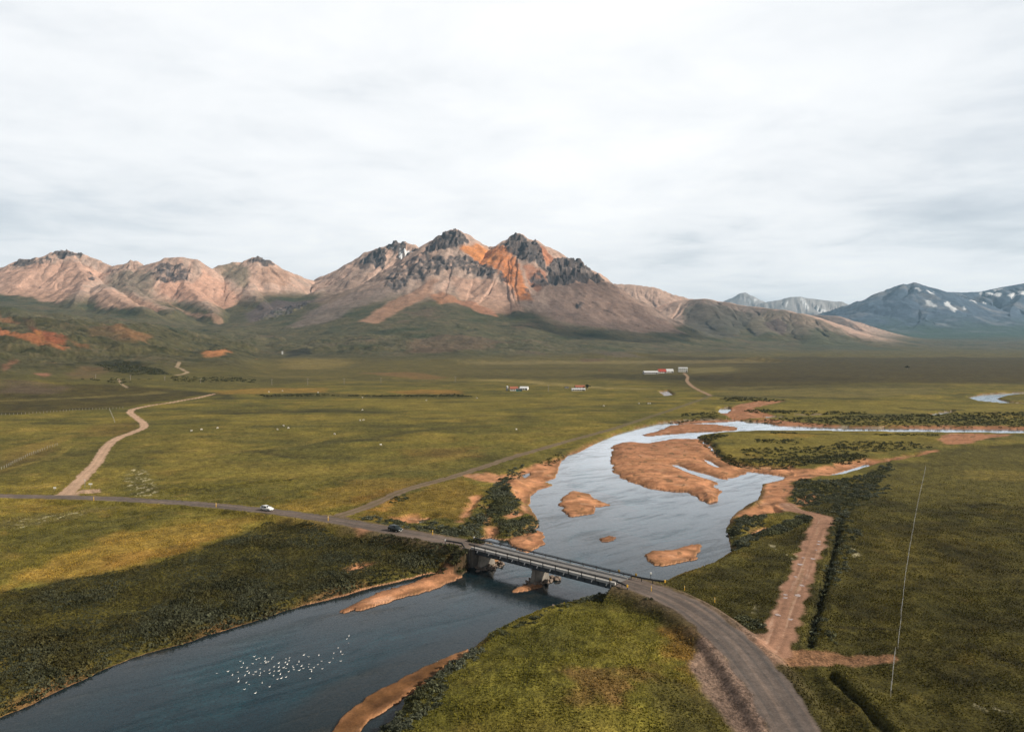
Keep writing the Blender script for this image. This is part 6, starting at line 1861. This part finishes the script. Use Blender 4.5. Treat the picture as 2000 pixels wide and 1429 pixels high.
BZ = [(163, 994), (245, 980), (278, 1006), (336, 906), (358, 920), (345, 949), (318, 985), (322, 1032), (322, 1055), (366, 1112), (380, 1062), (400, 1075), (447, 1139), (438, 871), (454, 891), (475, 883), (427, 922), (386, 953), (388, 978), (400, 993), (370, 1010), (432, 1003), (449, 983), (481, 962), (484, 992),
      (479, 1008), (487, 919), (519, 884), (518, 904), (524, 915), (541, 909), (567, 887), (574, 875), (512, 977), (551, 968), (552, 993), (584, 945), (586, 977), (581, 1010), (497, 1065), (552, 1092), (619, 919), (619, 949), (620, 976), (631, 1001), (609, 1036), (638, 1030), (673, 1021), (656, 952), (673, 956), (682, 928), (668, 914),
      (695, 901), (699, 879), (672, 887), (692, 980), (722, 941), (727, 951), (730, 966), (755, 928), (768, 910), (787, 940), (770, 972), (801, 958), (804, 859), (838, 872), (842, 926), (839, 947), (849, 964), (859, 965), (861, 980), (878, 951), (908, 928), (934, 905), (940, 960), (915, 862), (850, 1030), (993, 914),
      (1020, 884), (1025, 846), (1058, 806), (1076, 836), (1089, 854), (1076, 904), (1134, 771), (1121, 741), (1136, 720)]
BSPEC = {0: 'white bird at the far left end of the flock on the river', 12: 'white bird nearest the camera at the bottom edge of the flock', 76: 'white bird floating alone below the right half of the flock', 86: 'white bird leading the flock, nearest the far bank', 85: 'white bird second from the far bank in the leading trio', 84: 'white bird third in the leading trio of the flock', 9: 'white bird at the lower left edge of the flock'}
for i, (zx, zy) in enumerate(BZ):
    x, y = at(380 + zx * 0.26517, 1050 + zy * 0.26517, 0.1)
    o = bpy.data.objects.new('white_bird', BIRD[0])
    COL.objects.link(o)
    o.location = (x, y, 0.0)
    o.rotation_euler = (0, 0, 0.6 + rr.uniform(-1.3, 1.3))
    k = rr.uniform(0.42, 0.72)
    o.scale = (k, k, k)
    lone = zx > 980 and i not in BSPEC
    tag(o, BSPEC.get(i, 'small white bird in the thin right tail of the flock on the river' if lone else 'small white bird floating in the crowded middle of the flock on the river'), 'bird', 'birds in the tail of the flock' if lone else 'birds floating on the river')

# ---- puddles in the muddy track
m_p, t = new_mat('puddle_water')
b = t.n('ShaderNodeBsdfPrincipled', {'Base Color': (0.34, 0.22, 0.17, 1), 'Roughness': 0.15, 'Specular IOR Level': 0.5})
t.n('ShaderNodeOutputMaterial', {'Surface': b.outputs[0]})
mudP = [P for nm, P, wd, cc in ROADS if nm == 'track_mud'][0]
for px, py, s in [(1519, 1203, 1.3), (1544, 1211, 1.0), (1566, 1145, 1.2), (1558, 1165, 1.5), (1534, 1164, 0.9), (1534, 1170, 1.0), (1563, 1102, 1.4), (1588, 1091, 1.2), (1600, 1058, 1.1), (1599, 1063, 1.0), (1569, 1089, 0.8), (1554, 1127, 0.8), (1594, 1074, 0.7)]:
    x, y = at(px, py, 1.5)
    i = int(np.argmin((mudP[:, 0] - x) ** 2 + (mudP[:, 1] - y) ** 2))
    m = MB()
    n = 18
    ph = rr.uniform(0, 6)
    m.poly([(math.cos(j / n * 6.283) * s * 0.42 * (1 + 0.22 * math.sin(2 * j / n * 6.283 + ph)), math.sin(j / n * 6.283) * s * 0.48 * (1 + 0.2 * math.sin(3 * j / n * 6.283 + ph)), 0) for j in range(n)])
    o = structure(m.build('puddle', m_p))
    o.location = (x, y, mudP[i][2] + 0.04)
# ------------------------------------------------------------------ air: one box of thin even haze round everything
hm = bpy.data.meshes.new('haze')
bm = bmesh.new()
bmesh.ops.create_cube(bm, size=1.0)
HZ0, HZ1 = -10.0, 1000.0
for v_ in bm.verts:
    v_.co = Vector((v_.co.x * 44000, 8600 + v_.co.y * 20000, (HZ0 + HZ1) / 2 + v_.co.z * (HZ1 - HZ0)))
bm.to_mesh(hm)
bm.free()
m_h, t = new_mat('haze')
vol = t.n('ShaderNodeVolumePrincipled', {'Color': (0.46, 0.74, 1.0, 1), 'Density': 3.7e-5, 'Anisotropy': 0.1})
t.n('ShaderNodeOutputMaterial', {'Volume': vol.outputs[0]})
hm.materials.append(m_h)
ho = bpy.data.objects.new('haze', hm)
COL.objects.link(ho)
stuff(ho, 'thin bluish haze over the whole valley and its far mountains', 'haze')

# ------------------------------------------------------------------ clouds above the air, over to the right of the picture: their shadows lie on parts of the valley
m_c, t = new_mat('cloud')
b = t.n('ShaderNodeBsdfDiffuse', {'Color': (0.85, 0.86, 0.88, 1)})
tr = t.n('ShaderNodeBsdfTransparent', {'Color': (1, 1, 1, 1)})
g = t.n('ShaderNodeNewGeometry').outputs['Position']
cf = t.ramp(t.noise(g, 0.0035, 4.0, 0.6), [(0.35, 0.15), (0.6, 0.50)])
mx = t.n('ShaderNodeMixShader', {0: cf, 1: tr.outputs[0], 2: b.outputs[0]})
t.n('ShaderNodeOutputMaterial', {'Surface': mx.outputs[0]})


def cloud(target, rx, ry, alt, seed):
    """a flat lumpy cloud whose shadow falls round the target point"""
    k = (alt - target[2]) / SDIR.z
    c = Vector(target) + SDIR * k
    b_ = bmesh.new()
    bmesh.ops.create_icosphere(b_, subdivisions=5, radius=1.0)
    co = np.array([v.co[:] for v in b_.verts])
    n_ = 1 + 0.45 * fbm(co[:, 0] * 1.7 + seed * 9, co[:, 1] * 1.7 + co[:, 2], 4, 700 + seed)
    for v, q in zip(b_.verts, n_):
        v.co = Vector((v.co.x * rx * q, v.co.y * ry * q, v.co.z * (90 if v.co.z < 0 else 240) * q))
    me = bpy.data.meshes.new('cloud')
    b_.to_mesh(me); b_.free()
    for p in me.polygons:
        p.use_smooth = True
    me.materials.append(m_c)
    o = bpy.data.objects.new('cloud', me)
    COL.objects.link(o)
    o.location = c
    stuff(o, 'broad flat white cloud high over the right side of the valley', 'cloud')


cloud(hit(1215, 618, 2600, 6000), 520, 620, 2600, 1)
